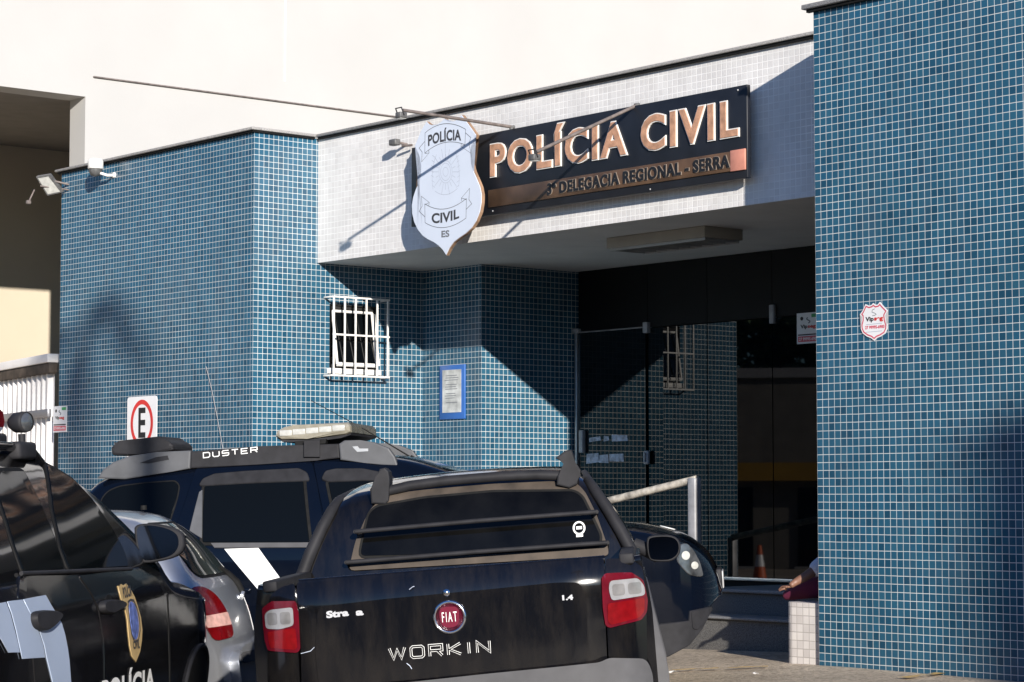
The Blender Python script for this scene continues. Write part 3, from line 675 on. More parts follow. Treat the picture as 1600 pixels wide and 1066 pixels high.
def arctext(name, s, fn_base, hcap, x0, x1, mtl, par, d):
    V, Fc = text2d(s, .03, 1.02); a0, a1 = min(p[0] for p in V), max(p[0] for p in V); C, _ = text2d('H', .03); c0_, c1_ = min(p[1] for p in C), max(p[1] for p in C)
    out = []
    for x_, y_ in V:
        t = (x_ - a0) / (a1 - a0); X_ = x0 + t * (x1 - x0); Y_ = fn_base(t) - hcap * (y_ - c0_) / (c1_ - c0_); q = sh2(X_, Y_); out.append((q[0], -.004 - d, q[1]))
    return MB().add(out, Fc).build(name, mtl, par, False)
arctext('shield_word', 'POLÍCIA', lambda t: 236 - 42 * t - 62 * t * (1 - t), 82, 153, 403, 'dkgrey_ink', sh, .0014)
arctext('shield_word', 'CIVIL', lambda t: 818 - 38 * t + 50 * t * (1 - t), 76, 180, 388, 'dkgrey_ink', sh, .0014)
arctext('shield_word', 'ES', lambda t: 927 - 6 * t, 50, 254, 314, 'mid_ink', sh, .0014)
em = [SL(circ(285, 430, 50, 85)), SL(circ(285, 430, 38, 66)), SL(circ(285, 430, 20, 34))]
for k in range(20):
    a = 2 * math.pi * k / 20; em.append(SL([(285 + 54 * math.cos(a), 430 + 92 * math.sin(a)), (285 + (78 if k % 2 else 100) * math.cos(a), 430 + (135 if k % 2 else 180) * math.sin(a))]))
em += [SL(arc3((190, 560), (170, 420), (215, 300))), SL(arc3((385, 540), (400, 400), (360, 280))), SL(arc3((205, 575), (285, 640), (375, 555))), SL([(283, 200), (283, 335)])]
for s_ in (-1, 1):
    for k in range(7): em.append(SL([(285 + s_ * (92 - 4 * abs(k - 3)), 320 + 38 * k), (285 + s_ * (112 - 4 * abs(k - 3)), 305 + 38 * k)]))
strokes(em, .004, fsh(.0008), 'emblem_lines', 'pale_ink', sh)
# lamp arms on the sign
def arm_lamp(name, label, base, tip, Yb):
    q = onY(*base, Yb); t = thing(name, label, 'spotlight', tuple(W(q[0], Yb, q[2])), RB)
    best = min(((np.hypot(*(np.array(pj(W(q[0], Yb - l_, q[2] + dz_))) - tip)), l_, dz_) for l_ in np.linspace(.3, 2, 120) for dz_ in np.linspace(-.6, .1, 71)), key=lambda k: k[0])
    _, l_, dz_ = best; b = MB(); b.tube([(0, .05, 0), (0, -l_, dz_)], .015, 10); b.build('arm', 'rod', t)
    b = MB(); b.tube([(0, .06, .0), (0, .03, .0), (0, .03, -.06)], .02, 8); b.build('bracket', 'lampbody', t)
    h = MB(); h.bbox(-.038, .038, -l_ - .06, -l_ + .02, dz_ - .075, dz_ - .022, .008); h = h.build('lamp_head', 'lampbody', t)
    b = MB(); b.tube([(-.042, -l_ - .02, dz_ - .05), (-.042, -l_ - .05, dz_ + .015), (.042, -l_ - .05, dz_ + .015), (.042, -l_ - .02, dz_ - .05)], .007, 6); b.build('yoke', 'plastic', h)
    b = MB(); b.box(-.032, .032, -l_ - .052, -l_ + .012, dz_ - .0785, dz_ - .0752); b.build('lens', 'lampglass', h)
    return t
def pj(p):
    d = np.asarray(p) - CAM; c, s = math.cos(PITCH), math.sin(PITCH); z = d[1] * c + d[2] * s; y = -d[1] * s + d[2] * c
    return CX + F * d[0] / z, CY - F * y / z
arm_lamp('arm_spotlight', 'spotlight on a thin rod jutting above the white shield sign', (795, 198), (630, 172), YS)
arm_lamp('arm_spotlight', 'spotlight on a thin rod hanging across the copper sign letters', (990, 163), (838, 238), YS)
q = onY(636, 226, YF); t = bthing('small_floodlight', 'small grey lamp fixed on white fascia beside the shield', 'floodlight', q[0], YF, q[2])
b = MB(); b.bbox(-.075, .03, -.17, -.10, -.02, .04, .010); b.build('housing', 'lampbody', t); b = MB(); b.tube([(0, 0, 0), (.0, -.12, .01)], .014, 8); b.tube([(.05, -.1, -.03), (.16, -.06, -.03)], .012, 8); b.build('bracket', 'rod', t)
# ================================================================== WALL FIXTURES
q = onY(104, 292, -.06); t = bthing('wall_floodlight', 'square glass floodlight at the upper left corner of blue wall', 'floodlight', q[0], -.06, q[2])
nl = np.array([.55, -.75, -.45]); nl /= np.linalg.norm(nl); nw = EX * nl[0] + EY * nl[1] + np.array([0, 0, nl[2]]); o0 = W(q[0], -.06, q[2]); pc = W(q[0] - .22, -.36, q[2])
def fq(pts, d0, d1, nm, m, par):
    V = []
    for d in (d0, d1):
        for px, py in pts:
            p = on_plane(px, py, pc, nw) + nw * d - o0; V.append((p @ EX, p @ EY, p[2]))
    n = len(pts); k = MB(); k.add(V, [tuple(range(n)), tuple(range(n, 2 * n))] + [(i, (i + 1) % n, n + (i + 1) % n, n + i) for i in range(n)]); return k.build(nm, m, par)
h = fq([(56, 276.5), (77, 273), (98, 300.5), (74, 306)], 0, -.05, 'housing', 'lampbody', t)
fq([(59.5, 278.8), (75.5, 276), (94, 299.5), (75, 303.5)], .004, .0005, 'lens', 'lampglass', h)
b = MB(); b.tube([(.05, 0, .02), (.0, -.14, .05), (-.15, -.26, .04)], .012, 8); b.tube([(.05, 0, -.04), (-.13, -.26, .0)], .010, 8); b.build('bracket', 'rod', t)
b = MB(); b.tube([(-.19, -.30, -.04), (-.25, -.33, -.16)], .010, 8); b.bbox(-.285, -.235, -.36, -.31, -.20, -.155, .01); b.build('sensor', 'rod', t)
q = onY(175, 262, -.06); t = bthing('security_camera', 'white dome security camera under the coping of left blue wall', 'camera', q[0], -.06, q[2])
b = MB(); b.lathe([(0, .09), (.07, .085), (.085, .06), (.085, -.02), (.08, -.025), (0, -.026)], (-.06, -.17, 0)); b.build('housing', 'white_plastic', t)
b = MB(); b.lathe([(.075, -.026), (.072, -.06), (.05, -.095), (0, -.11)], (-.06, -.17, 0)); b.build('dome', 'lampbody', t)
b = MB(); b.tube([(.06, 0, -.09), (.05, -.08, -.10), (-.02, -.14, -.07)], .016, 8); b.lathe([(.03, 0), (.03, -.02), (0, -.02)], (.06, 0, -.09), 1, 12); b.build('bracket', 'white_metal', t)
# E parking sign
a0, a1 = onY(199, 622, -.10), onY(245.5, 618, -.10); ex0, ex1, ez1 = a0[0], a1[0], a1[2]; eh = .86
t = bthing('parking_sign', 'white parking sign with black letter E in red ring on blue wall', 'sign', ex0, -.10, ez1 - eh); ew = ex1 - ex0
b = MB(); b.prism(roundp([(0, 0), (ew, 0), (ew, eh), (0, eh)], .045), .0, .005, 1); b.build('plate', 'white', t)
fE = lambda d: (lambda u_, v_: (u_, -d, v_))
cy = eh - .285; strokes([circ(ew / 2, cy, .205, .225, 48)], .05, fE(.0015), 'ring', 'red', t)
letters('letter', 'E', (ew / 2 - .068, cy - .155, ew / 2 + .078, cy + .165), fE(.002), 'black', t, .022)
b = MB(); b.tube([(ew / 2, .02, -1.6), (ew / 2, .02, eh - .1)], .018, 10); b.build('post', 'galv', t)
# security company signs
def vip(name, label, o_, Y_, wd, ht, parent=None, mirrored=False):
    t = bthing(name, label, 'sign', o_[0], Y_, o_[2]); b = MB(); b.prism([(0, 0), (wd, 0), (wd, ht), (0, ht)], -.006, -.001, 1); b.build('plate', 'white', t)
    f = fE(.0075); X_ = lambda u_: u_ * wd; Z_ = lambda v_: v_ * ht
    letters('name_black', 'Vip', (X_(.16), Z_(.50), X_(.46), Z_(.62)), f, 'black', t, .04); letters('name_red', 'seg', (X_(.47), Z_(.50), X_(.82), Z_(.62)), f, 'red', t, .04, 1, None, 'H')
    strokes([[(X_(.5 + .07 * math.sin(k / 10 * 6.0)), Z_(.66 + .018 * k)) for k in range(11)]], .012, f, 'emblem', 'mid_ink', t)
    b = MB(); b.prism([(X_(.64), Z_(.84)), (X_(.94), Z_(.84)), (X_(.94), Z_(.95)), (X_(.64), Z_(.95))], -.009, -.0065, 1); b.build('green_label', 'green', t)
    b = MB(); b.prism([(X_(.06), Z_(.06)), (X_(.94), Z_(.06)), (X_(.94), Z_(.24)), (X_(.06), Z_(.24))], -.009, -.0065, 1); b.build('red_band', 'pink', t)
    b = MB(); b.prism([(X_(.06), Z_(.27)), (X_(.94), Z_(.27)), (X_(.94), Z_(.31)), (X_(.06), Z_(.31))], -.009, -.0065, 1); b.build('dark_band', 'black', t)
    letters('phone_number', '27 99995-6900', (X_(.1), Z_(.10), X_(.9), Z_(.20)), fE(.0095), 'white', t, .02)
    b = MB(); b.lathe([(.0, -.009), (.018, -.0085), (.018, -.0065)], (X_(.22), 0, Z_(.82)), 1, 14); b.build('black_dot', 'black', t)
a = onY(82.5, 676, -.075); c = onY(104.5, 634, -.075); vip('company_sign', 'small white and red company sign at the far left wall edge', a, -.068, c[0] - a[0], c[2] - a[2])
a = onY(1245, 538, YG - .012); c = onY(1245, 490, YG - .012); vip('company_sign', 'white and red company sign on dark glass beside the blue pillar', a, YG - .004, .30, c[2] - a[2])
# shield sticker
cs = onY(1366, 502, -.004); t = bthing('shield_sticker', 'small white shield sticker with red border on the big blue pillar', 'sticker', cs[0], -.004, cs[2])
VS = [(392, 458), (428, 405), (468, 315), (520, 335), (552, 325), (575, 300), (612, 325), (640, 318), (668, 283), (712, 335), (780, 405), (745, 470), (752, 530), (772, 600), (770, 660), (740, 725), (680, 765), (630, 785), (590, 822), (545, 785), (490, 765), (430, 720), (405, 660), (402, 600), (418, 540), (418, 490)]
def vs(x_, y_):
    q = onY(1300 + x_ / 8.88, 440 + y_ / 8.88, -.004); return (q[0] - cs[0], q[2] - cs[2])
P2 = [vs(*p) for p in VS]; b = MB(); b.prism(P2, -.004, 0, 1); b.build('shield_plate', 'white', t)
i1 = offs(P2, -.014); strokes([i1 + [i1[0]]], .010, fE(.0045), 'border', 'pink', t)
q0, q1 = vs(470, 560), vs(585, 545); letters('name_black', 'Vip', (q0[0], vs(528, 552)[1], q1[0], vs(528, 490)[1]), fE(.005), 'black', t, .04)
q0, q1 = vs(590, 540), vs(715, 540); letters('name_red', 'seg', (q0[0], vs(650, 540)[1], q1[0], vs(650, 478)[1]), fE(.005), 'red', t, .05)
letters('phone_number', '27 99995-6900', (vs(465, 660)[0], vs(600, 655)[1], vs(735, 640)[0], vs(600, 610)[1]), fE(.005), 'pink', t, .04)
strokes([[vs(600, 380), vs(565, 395), vs(560, 425), vs(600, 440), (vs(620, 455)), vs(600, 470), vs(565, 475)]], .004, fE(.005), 'emblem', 'mid_ink', t)
strokes([[vs(480, 600), vs(700, 578)], [vs(480, 705), vs(700, 685)]], .004, fE(.005), 'fine_print', 'pale_ink', t)
# notice
a, c = onY(686.5, 656, YB - .02), onY(726, 569, YB - .02); t = bthing('notice_frame', 'blue framed notice sheet on the shaded mosaic wall', 'notice', a[0], YB - .02, a[2]); nw, nh = c[0] - a[0], c[2] - a[2]
b = MB(); b.bbox(0, nw, .0, .018, 0, nh, .004); b.build('frame', 'blueframe', t)
b = MB(); b.prism([(.055, .07), (nw - .055, .07), (nw - .055, nh - .05), (.055, nh - .05)], -.004, -.001, 1); b.build('sheet', 'paper', t)
ln = []
for k in range(13):
    z_ = nh - .11 - k * (nh - .26) / 13
    if k % 4 != 3: ln.append([(.09 + .03 * random.random(), z_), (nw - .09 - .08 * random.random(), z_)])
strokes(ln, .007, fE(.005), 'printed_lines', 'mid_ink', t)
# loose cable on the left wall
a = [onY(x_, y_, -.075) for x_, y_ in ((322, 573), (331, 610), (340, 655), (348, 700), (352, 740))]; b = MB(); b.tube([(q[0] - a[0][0], 0, q[2] - a[0][2]) for q in a], .0035, 6)
o = b.build('cable', 'galv'); o.location = tuple(W(a[0][0], -.075, a[0][2])); o.rotation_euler = (0, 0, RB); tag(o, 'thin pale cable hanging down the left blue wall', 'cable')
# ================================================================== WHITE BUILDING BEHIND
XB = -16.
wb = bthing('white_building', 'tall plain white building rising behind the blue police station', 'building', XB, 0, 0)
yo = onX(133.5, 150, XB)[1]; zo = onX(60, 142, XB)[2]
b = MB(); D = -.85
b.box(-.42, 0, yo, 70, 0, 16); b.box(-.42, 0, -4, yo, zo, 16); b.build('front_wall', 'white_paint', wb)
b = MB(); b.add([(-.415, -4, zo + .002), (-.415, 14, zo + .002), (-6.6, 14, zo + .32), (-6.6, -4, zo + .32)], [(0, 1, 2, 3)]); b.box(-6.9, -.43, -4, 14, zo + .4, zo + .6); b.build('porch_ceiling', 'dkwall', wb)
b = MB(); b.box(-6.9, -6.6, -4, 14, 0, zo + .398); b.build('porch_back_wall', 'cream', wb)
b = MB(); a = onX(145, 117, XB); c = onX(642, 188, XB); zr = .5 * (a[2] + c[2]); b.bbox(.002, .035, a[1], 66, zr - .014, zr + .006, .006); b.build('ledge', 'rod', wb)
b = MB(); c = onX(445, 100, XB); b.box(.001, .006, c[1] - .012, c[1] + .012, zr + .3, 16); b.build('wall_joint', 'sheet', wb)
# corrugated gate
d2 = np.array([-1912., 3600.]); d2 /= np.linalg.norm(d2)
p_ = CAM + ray(86, 560) * (26.3 / ray(86, 560)[1])
fe = thing('metal_fence', 'white corrugated metal fence with grey rail at the left edge', 'fence', (p_[0], p_[1], 0), math.atan2(d2[1], d2[0]))
ft = CAM[2] + (776 - 553) / F * 26.2
b = MB(); V = []; n = 0; Lf = 16.; stp = .055
prof = [(0, 0), (.055, 0), (.085, .06), (.14, .06), (.17, 0)]
xs = []
k = 0
while k * .2 < Lf:
    for x_, y_ in prof: xs.append((k * .2 + x_, y_))
    k += 1
for x_, y_ in xs: V += [(x_, y_, 0), (x_, y_, ft - .22)]
b.add(V, [(2 * i, 2 * i + 2, 2 * i + 3, 2 * i + 1) for i in range(len(xs) - 1)]); b.build('sheet_panel', 'sheet', fe, False)
b = MB(); b.bbox(-.1, Lf, -.05, .12, ft - .10, ft, .01); b.build('cap', 'sheet', fe)
b = MB(); b.bbox(-.1, Lf, .0, .1, ft - .22, ft - .102, .006); b.build('top_beam', 'dustytrim', fe)
zr2 = CAM[2] + (776 - 645) / F * 26.2
for s_ in (1,):
    b = MB(); b.bbox(-.1, Lf, .065, .11, zr2 - .05, zr2 + .04, .006); b.bbox(-.1, Lf, -.05, -.002, zr2 - .05, zr2 + .04, .006); b.build('rail', 'greymetal', fe)
# ================================================================== CARS
def pchip(pts):
    x = np.array([p[0] for p in pts], float); y = np.array([p[1] for p in pts], float); h = np.diff(x); d = np.diff(y) / h; m = np.zeros(len(x))
    m[0], m[-1] = d[0], d[-1]
    for i in range(1, len(x) - 1):
        if d[i - 1] * d[i] > 0: w1, w2 = 2 * h[i] + h[i - 1], h[i] + 2 * h[i - 1]; m[i] = (w1 + w2) / (w1 / d[i - 1] + w2 / d[i])
    def f(t):
        t = min(max(t, x[0]), x[-1]); i = min(max(np.searchsorted(x, t) - 1, 0), len(h) - 1); s = (t - x[i]) / h[i]
        return ((1 + 2 * s) * (1 - s) ** 2 * y[i] + s * (1 - s) ** 2 * h[i] * m[i] + s * s * (3 - 2 * s) * y[i + 1] + s * s * (s - 1) * h[i] * m[i + 1])
    return f
class Shell:
    def __init__(s, top, half, belt, tumble, r=.05, c=.03, k1=.12, zm=.72, zbot=.28, curve=.15, k=.8):
        s.xs = (top[0][0], top[-1][0]); s.top = pchip(top); s.half = pchip(half); s.belt, s.tum, s.r, s.c, s.k1, s.zm, s.zbot, s.curve, s.k = belt, tumble, r, c, k1, zm, zbot, curve, k; s.keys = [p[0] for p in top]
    def side(s, x, z):
        wd = s.half(x); d = wd - s.k1 * (min(z, s.belt) - s.zm) ** 2
        if z > s.belt: d -= s.tum * (z - s.belt) + s.curve * (z - s.belt) ** 2
        return max(d, .05)
    def zt(s, x, y):
        zt = s.top(x); zs_ = zt - s.c - s.r; t = min(abs(y) / s.side(x, zs_), 1.0); return zt - s.c * t * t - s.r * max(0, (t - s.k) / (1 - s.k)) ** 2.5
    def warp(s, x, y): return s.B * (abs(y) / .8) ** 2.2 * max(0, 1 - x / 1.5)
    B = 0.; zbf = None
    def rear(s, y, z):
        x = s.rear0(y, z); return x + s.warp(x, y)
    def rear0(s, y, z):
        a, b_ = s.xs[0], s.xs[0] + .6 * (s.xs[1] - s.xs[0])
        # rising flank only
        xm = a + .001
        for _ in range(34):
            m = .5 * (a + b_)
            if s.zt(m, y) < z: a = m
            else: b_ = m
        return .5 * (a + b_)
    def mesh(s, name, m, par, n=70, extra=()):
        zb_ = s.zbf or (lambda x: s.zbot)
        x0, x1 = s.xs; xs = sorted(set(list(np.linspace(x0, x1, n)) + [x0 + (x1 - x0) * .5 * (1 - math.cos(math.pi * i / n)) for i in range(n + 1)] + s.keys)); V = []; NS, NT = 16, 12; row = None
        for x in xs:
            zt = s.top(x); zb = zb_(x); z1 = max(zt - s.c - s.r, zb + .02); half = [(0, zb), (.8 * s.side(x, zb), zb)]
            for i in range(NS): z = zb + (z1 - zb) * i / (NS - 1); half.append((s.side(x, z) * (.93 if i == 0 else 1), z + (.02 if i == 0 else 0)))
            ye = s.side(x, z1)
            for i in range(1, NT): y = ye * (1 - (i / NT) ** 1.0); half.append((y, max(s.zt(x, y), zb + .02)))
            half.append((0, max(zt, zb + .02)))
            full = [(-a, z) for a, z in half] + [(a, z) for a, z in half[-2:0:-1]]; row = len(full); V += [(x + s.warp(x, a), a, z) for a, z in full]
        Fc = [(i * row + j, i * row + (j + 1) % row, (i + 1) * row + (j + 1) % row, (i + 1) * row + j) for i in range(len(xs) - 1) for j in range(row)]
        b = MB(); b.add(V, Fc, True); k = len(xs) - 1; b.add(V[:row], [list(range(row))]); b.add(V[k * row:], [list(range(row))]); return b.build(name, m, par)
def R_(sh, sgn): return lambda x, z: (x + sh.warp(x, sh.side(x, z)), sgn * sh.side(x, z), z)
def T_(sh): return lambda x, y: (x, y, sh.zt(x, y))
def B_(sh): return lambda y, z: (sh.rear(y, z), y, z)
def wheel(par, x, y, r, sgn, rimcol='greymetal', wdt=.2):
    wl = MB(); wl.lathe([(r * .62, -wdt / 2), (r * .93, -wdt / 2), (r, -wdt * .36), (r, wdt * .36), (r * .93, wdt / 2), (r * .62, wdt / 2)], (x, y - sgn * wdt / 2, r), 1, 40)
    for k in range(40):
        a = 2 * math.pi * k / 40; wl.bbox(-.008, .008, -wdt * .3, wdt * .3, -.004, .006, .002)
        V = wl.v[-24:]; del_ = None
        ca, sa_ = math.cos(a), math.sin(a); nV = len(wl.v)
    # (tread blocks set round the tyre)
    base = 6 * 40; per = (len(wl.v) - base) // 40
    for k in range(40):
        a = 2 * math.pi * k / 40
        for i in range(base + k * per, base + (k + 1) * per):
            p = wl.v[i]; rr = r + p[2]; wl.v[i] = (x + rr * math.cos(a) - p[0] * math.sin(a), y - sgn * wdt / 2 + p[1], r + rr * math.sin(a) + p[0] * math.cos(a))
    wo = wl.build('wheel', 'tyre', par)
    rm = MB(); h = r * .62; rm.lathe([(h, -.02), (h, .05), (h * .9, .06), (h * .82, .02), (h * .3, .035), (.0, .045)], (x, y - sgn * .06, r), 1, 36)
    if sgn < 0: rm.v = [(a, 2 * (y - sgn * .06) - b_, c) for a, b_, c in rm.v]
    for k in range(5):
        a = 2 * math.pi * k / 5; ca, sa_ = math.cos(a), math.sin(a); rm.tube([(x + .05 * ca, y, r + .05 * sa_), (x + h * .9 * ca, y + sgn * .005, r + h * .9 * sa_)], [.03, .045], 6)
    rm.build('rim', rimcol, wo); return wo
def arch(par, sh, sgn, x, zc, r, m='rubber', nm='wheel_arch', a0=-20, a1=200):
    poly = circ(x, zc, r, r, 30, 0, 360)[:-1]; poly = [(a, max(z, sh.zbot + .03)) for a, z in poly]
    out = []
    for p in poly:
        if not out or np.hypot(p[0] - out[-1][0], p[1] - out[-1][1]) > .004: out.append(p)
    return patch(nm, out, R_(sh, sgn), (0, sgn, 0), m, par, .003, .01, .08)
def mirror(par, fr, house, glass, x, depth, arm, glass_m='mirror', body='p_black'):
    hs = [tuple(fr.hit(px, py, 0, x)[1:]) for px, py in smoothp(house, 1)]; gs = [tuple(fr.hit(px, py, 0, x)[1:]) for px, py in smoothp(glass, 1)]
    c = np.mean(hs, 0); V = []; prof = [(-.004, .93), (0, .985), (.012, 1.0), (.05, .98), (depth * .7, .86), (depth * .95, .6), (depth, .3)]; n = len(hs)
    for d, k in prof: V += [(x + d, c[0] + (p[0] - c[0]) * k, c[1] + (p[1] - c[1]) * k) for p in hs]
    b = MB(); b.add(V, [(i * n + j, i * n + (j + 1) % n, (i + 1) * n + (j + 1) % n, (i + 1) * n + j) for i in range(len(prof) - 1) for j in range(n)], True)
    b.add(V[:n], [list(range(n))]); b.add(V[-n:], [list(range(n))])
    b.tube([(x + depth * .5, c[0] * .98, c[1] - .04), (x + depth * .6, arm[0], arm[1])], [.045, .035], 10)
    h = b.build('wing_mirror', body, par)
    g = MB(); g.prism(gs, x - .0075, x - .0042, 0); g.build('mirror_glass', glass_m, h); return h
def stroke_text(word, box, fn, wd, name, m, par, gap_=.5):
    """wide techno capitals drawn with single strokes"""
    G = {'D': [[(0, 0), (0, 1), (.8, 1), (1, .8), (1, .2), (.8, 0), (0, 0)]], 'U': [[(0, 1), (0, .2), (.2, 0), (.8, 0), (1, .2), (1, 1)]], 'S': [[(1, 1), (.15, 1), (0, .85), (0, .5), (1, .5), (1, .15), (.85, 0), (0, 0)]],
         'T': [[(0, 1), (1, 1)], [(.5, 1), (.5, 0)]], 'E': [[(1, 1), (0, 1), (0, 0), (1, 0)], [(0, .5), (.9, .5)]], 'R': [[(0, 0), (0, 1), (1, 1), (1, .5), (0, .5)], [(.6, .5), (1, 0)]],
         'W': [[(0, 1), (.25, 0), (.5, .85), (.75, 0), (1, 1)]], 'O': [[(.15, 0), (0, .15), (0, .85), (.15, 1), (.85, 1), (1, .85), (1, .15), (.85, 0), (.15, 0)]], 'K': [[(0, 0), (0, 1)], [(1, 1), (.1, .5), (1, 0)]], 'I': [[(.5, 0), (.5, 1)]], 'N': [[(0, 0), (0, 1), (1, 0), (1, 1)]]}
    u0, v0, u1, v1 = box; cells = [.35 if ch == 'I' else (1.25 if ch == 'W' else 1) for ch in word]; gap = gap_; tot = sum(cells) + gap * (len(word) - 1); x = 0; L = []
    for ch, cw in zip(word, cells):
        for ln in G[ch]: L.append([(u0 + (x + a * cw) / tot * (u1 - u0), v0 + c * (v1 - v0)) for a, c in ln])
        x += cw + gap
    return strokes(L, wd, fn, name, m, par)
# ------------------------------------------------------------------ pickup (rear view)
sf = Fr((-.20, 9.9, gz(-.2, 9.9)), 90 - 3.2, .08)
pk = thing('pickup_truck', 'scratched black compact pickup with bare tailgate and barred rear window', 'pickup', mat4=sf.mat)
sc_ = Shell([(1.12, .62), (1.13, 1.00), (1.15, 1.10), (1.21, 1.30), (1.27, 1.41), (1.36, 1.465), (1.8, 1.515), (2.3, 1.495), (2.75, 1.37), (3.3, 1.06), (3.6, 1.02), (4.1, .92), (4.32, .78), (4.38, .5)],
            [(1.12, .81), (1.3, .82), (3.4, .82), (4.0, .78), (4.25, .68), (4.38, .5)], 1.06, .42, .035, .03, curve=.35)
sc_.mesh('cab', 'p_strada', pk)
def rearS(y, z): return .012 + .10 * (abs(y) / .83) ** 5 + .5 * max(0, z - .995)
rS = lambda y, z: (rearS(y, z), y, z)
HB = (-1, 0, 0)
def trS(pts): return sf.trace(pts, 0, rearS, 0.)
bedz = 1.075
tg = trS([(463.5, 911), (560, 902.5), (700, 891), (830, 881), (943.5, 872.5), (945.5, 920), (946.5, 984), (949.5, 1052), (820, 1058), (640, 1070), (471.5, 1083), (470, 1018), (467, 960)])
tailgate = patch('tailgate', roundp(tg, .012, 2), rS, HB, 'p_strada', pk, .0, .05, .05, .06)
# pressed inner field
fld = trS([(497, 948), (600, 936), (760, 921), (870, 910), (905, 910), (914, 928), (917, 985), (919, 1040), (700, 1058), (500, 1073), (494, 1020)])
patch('pressed_panel', roundp(fld, .04, 4), rS, HB, 'p_strada', tailgate, .013, .026, .05, .75)
lipp = [sf.hit(x_, y_, 0, .02) for x_, y_ in ((463.5, 911), (560, 903), (700, 892), (830, 882), (944, 873))]
b = MB(); b.tube([(rearS(p[1], p[2]) + .018, p[1], p[2] - .006) for p in lipp], .019, 10); b.build('tailgate_lip', 'p_strada', tailgate)
for s_ in (1, -1):   # corner posts and bed sides
    pts = [(s_ * .655, .40), (s_ * .825, .40), (s_ * .825, 1.06), (s_ * .655, 1.075)]
    pts = trS([(460.5, 911.5), (440, 917), (424, 928), (418, 960), (418, 1080), (469, 1080), (466, 1018)]) if s_ > 0 else trS([(946.5, 872.5), (985, 873), (1004, 886), (1010, 925), (1012, 1066), (953, 1066), (949, 984)])
    patch('corner_panel', roundp(pts, .015, 3), rS, HB, 'p_strada', pk, -.001, .06, .04, .1)
    f2 = lambda x, z, s_=s_: (x, s_ * (.868 - .16 * max(0, z - .85) ** 1.0 - .02 * (1 - min(x / .15, 1)) ** 2 * 1), z)
    patch('bed_side', roundp([(.135, .38), (1.16, .38), (1.16, bedz), (.135, bedz - .006)], .02, 3), f2, (0, s_, 0), 'p_strada', pk, 0, .07, .08, .02)
    b = MB(); b.bbox(.10, 1.15, s_ * .775 - .032, s_ * .775 + .032, bedz - .04, bedz + .008, .008); b.build('bed_rail', 'plastic', pk)
    fl = [(1.30, .36), (1.29, .60), (1.20, .80), (1.04, .915), (.85, .945), (.66, .915), (.50, .80), (.41, .60), (.40, .36)]
    fi = [(.52, .36), (.535, .56), (.61, .70), (.73, .79), (.85, .815), (.97, .79), (1.09, .70), (1.165, .56), (1.18, .36)]
    f3 = lambda x, z, s_=s_: (x, s_ * (.918 - .16 * max(0, z - .55)), z)
    patch('wheel_arch_flare', fl + fi, f3, (0, s_, 0), 'cladding', pk, 0, .06, .06, .12)
    wheel(pk, .85, s_ * .82, .31, s_); wheel(pk, 3.60, s_ * .82, .31, s_)
    arch(pk, sc_, s_, 3.6, .33, .38)
b = MB(); b.box(.06, 1.15, -.74, .74, .50, .53); b.build('bed_floor', 'plastic', pk)
b = MB(); b.box(.7, 4.2, -.6, .6, .22, .3); b.box(.8, .9, -.8, .8, .26, .34); b.build('chassis', 'plastic', pk)
# bumper
bmp = trS([(416, 1082), (471, 1079), (640, 1064), (760, 1051), (938, 1033), (952, 1026), (1010, 1027), (1020, 1050), (1022, 1100), (1000, 1180), (420, 1190), (410, 1110)])
fB = lambda y, z: (rearS(y, z) - .075 + .05 * max(0, (z - .60) / .1) * 0, y, z)
patch('rear_bumper', roundp(bmp, .03, 4), fB, HB, 'cladding', pk, 0, .12, .06, .15)
b = MB(); pz = sf.hit(705, 1150, 0, -.05); b.box(-.075, -.07, -.2, .2, .40, .53); b.build('number_plate', 'plate', pk)
# tail lights
TLL = [(412, 950), (425, 940), (463.5, 938.6), (468.2, 957), (471, 1014), (466, 1020), (421, 1016.5), (416, 1000), (413, 972)]
TLR = [(938.8, 902), (946, 897.6), (987, 895.6), (1003, 906.5), (1010, 937), (1008.5, 957), (1000, 968.7), (951.6, 981.2), (945, 977.5), (941, 951)]
CLL = [(417, 959), (425, 952.5), (460, 948.5), (461.5, 977), (440, 983), (419, 982)]; CLR = [(951, 907.5), (994, 903.2), (1003.5, 915.5), (1005, 930), (954, 938.5), (949.5, 921)]
RLL = [(421, 987), (464, 981), (467, 1011), (463, 1015), (425, 1012)]; RLR = [(948, 943), (1004, 934), (1004, 955), (997, 965), (953, 976.5), (948.5, 971)]
for A_, B1, C_ in ((TLL, CLL, RLL), (TLR, CLR, RLR)):
    tl = patch('tail_light', smoothp(roundp(trS(A_), .01, 3), 1), rS, HB, 'tl_dark', pk, .012, .03, .03, .3)
    patch('clear_lens', roundp(trS(B1), .015, 3), rS, HB, 'tl_clear', tl, .018, .008, .02, .5); patch('red_lens', roundp(trS(C_), .012, 3), rS, HB, 'tl_red', tl, .017, .008, .02, .5)
    B2 = np.array(trS(B1)); lo2, hi2 = B2.min(0), B2.max(0); w2, h2 = hi2 - lo2
    for k_, (f0, f1, mm_) in enumerate(((.10, .46, 'tl_cell'), (.56, .90, 'tl_cell'))):
        patch('reflector_cell', roundp([(lo2[0] + w2 * f0, lo2[1] + h2 * .22), (lo2[0] + w2 * f1, lo2[1] + h2 * .22), (lo2[0] + w2 * f1, lo2[1] + h2 * .80), (lo2[0] + w2 * f0, lo2[1] + h2 * .80)], .012, 3), rS, HB, mm_, tl, .020, .003, .02, .3)
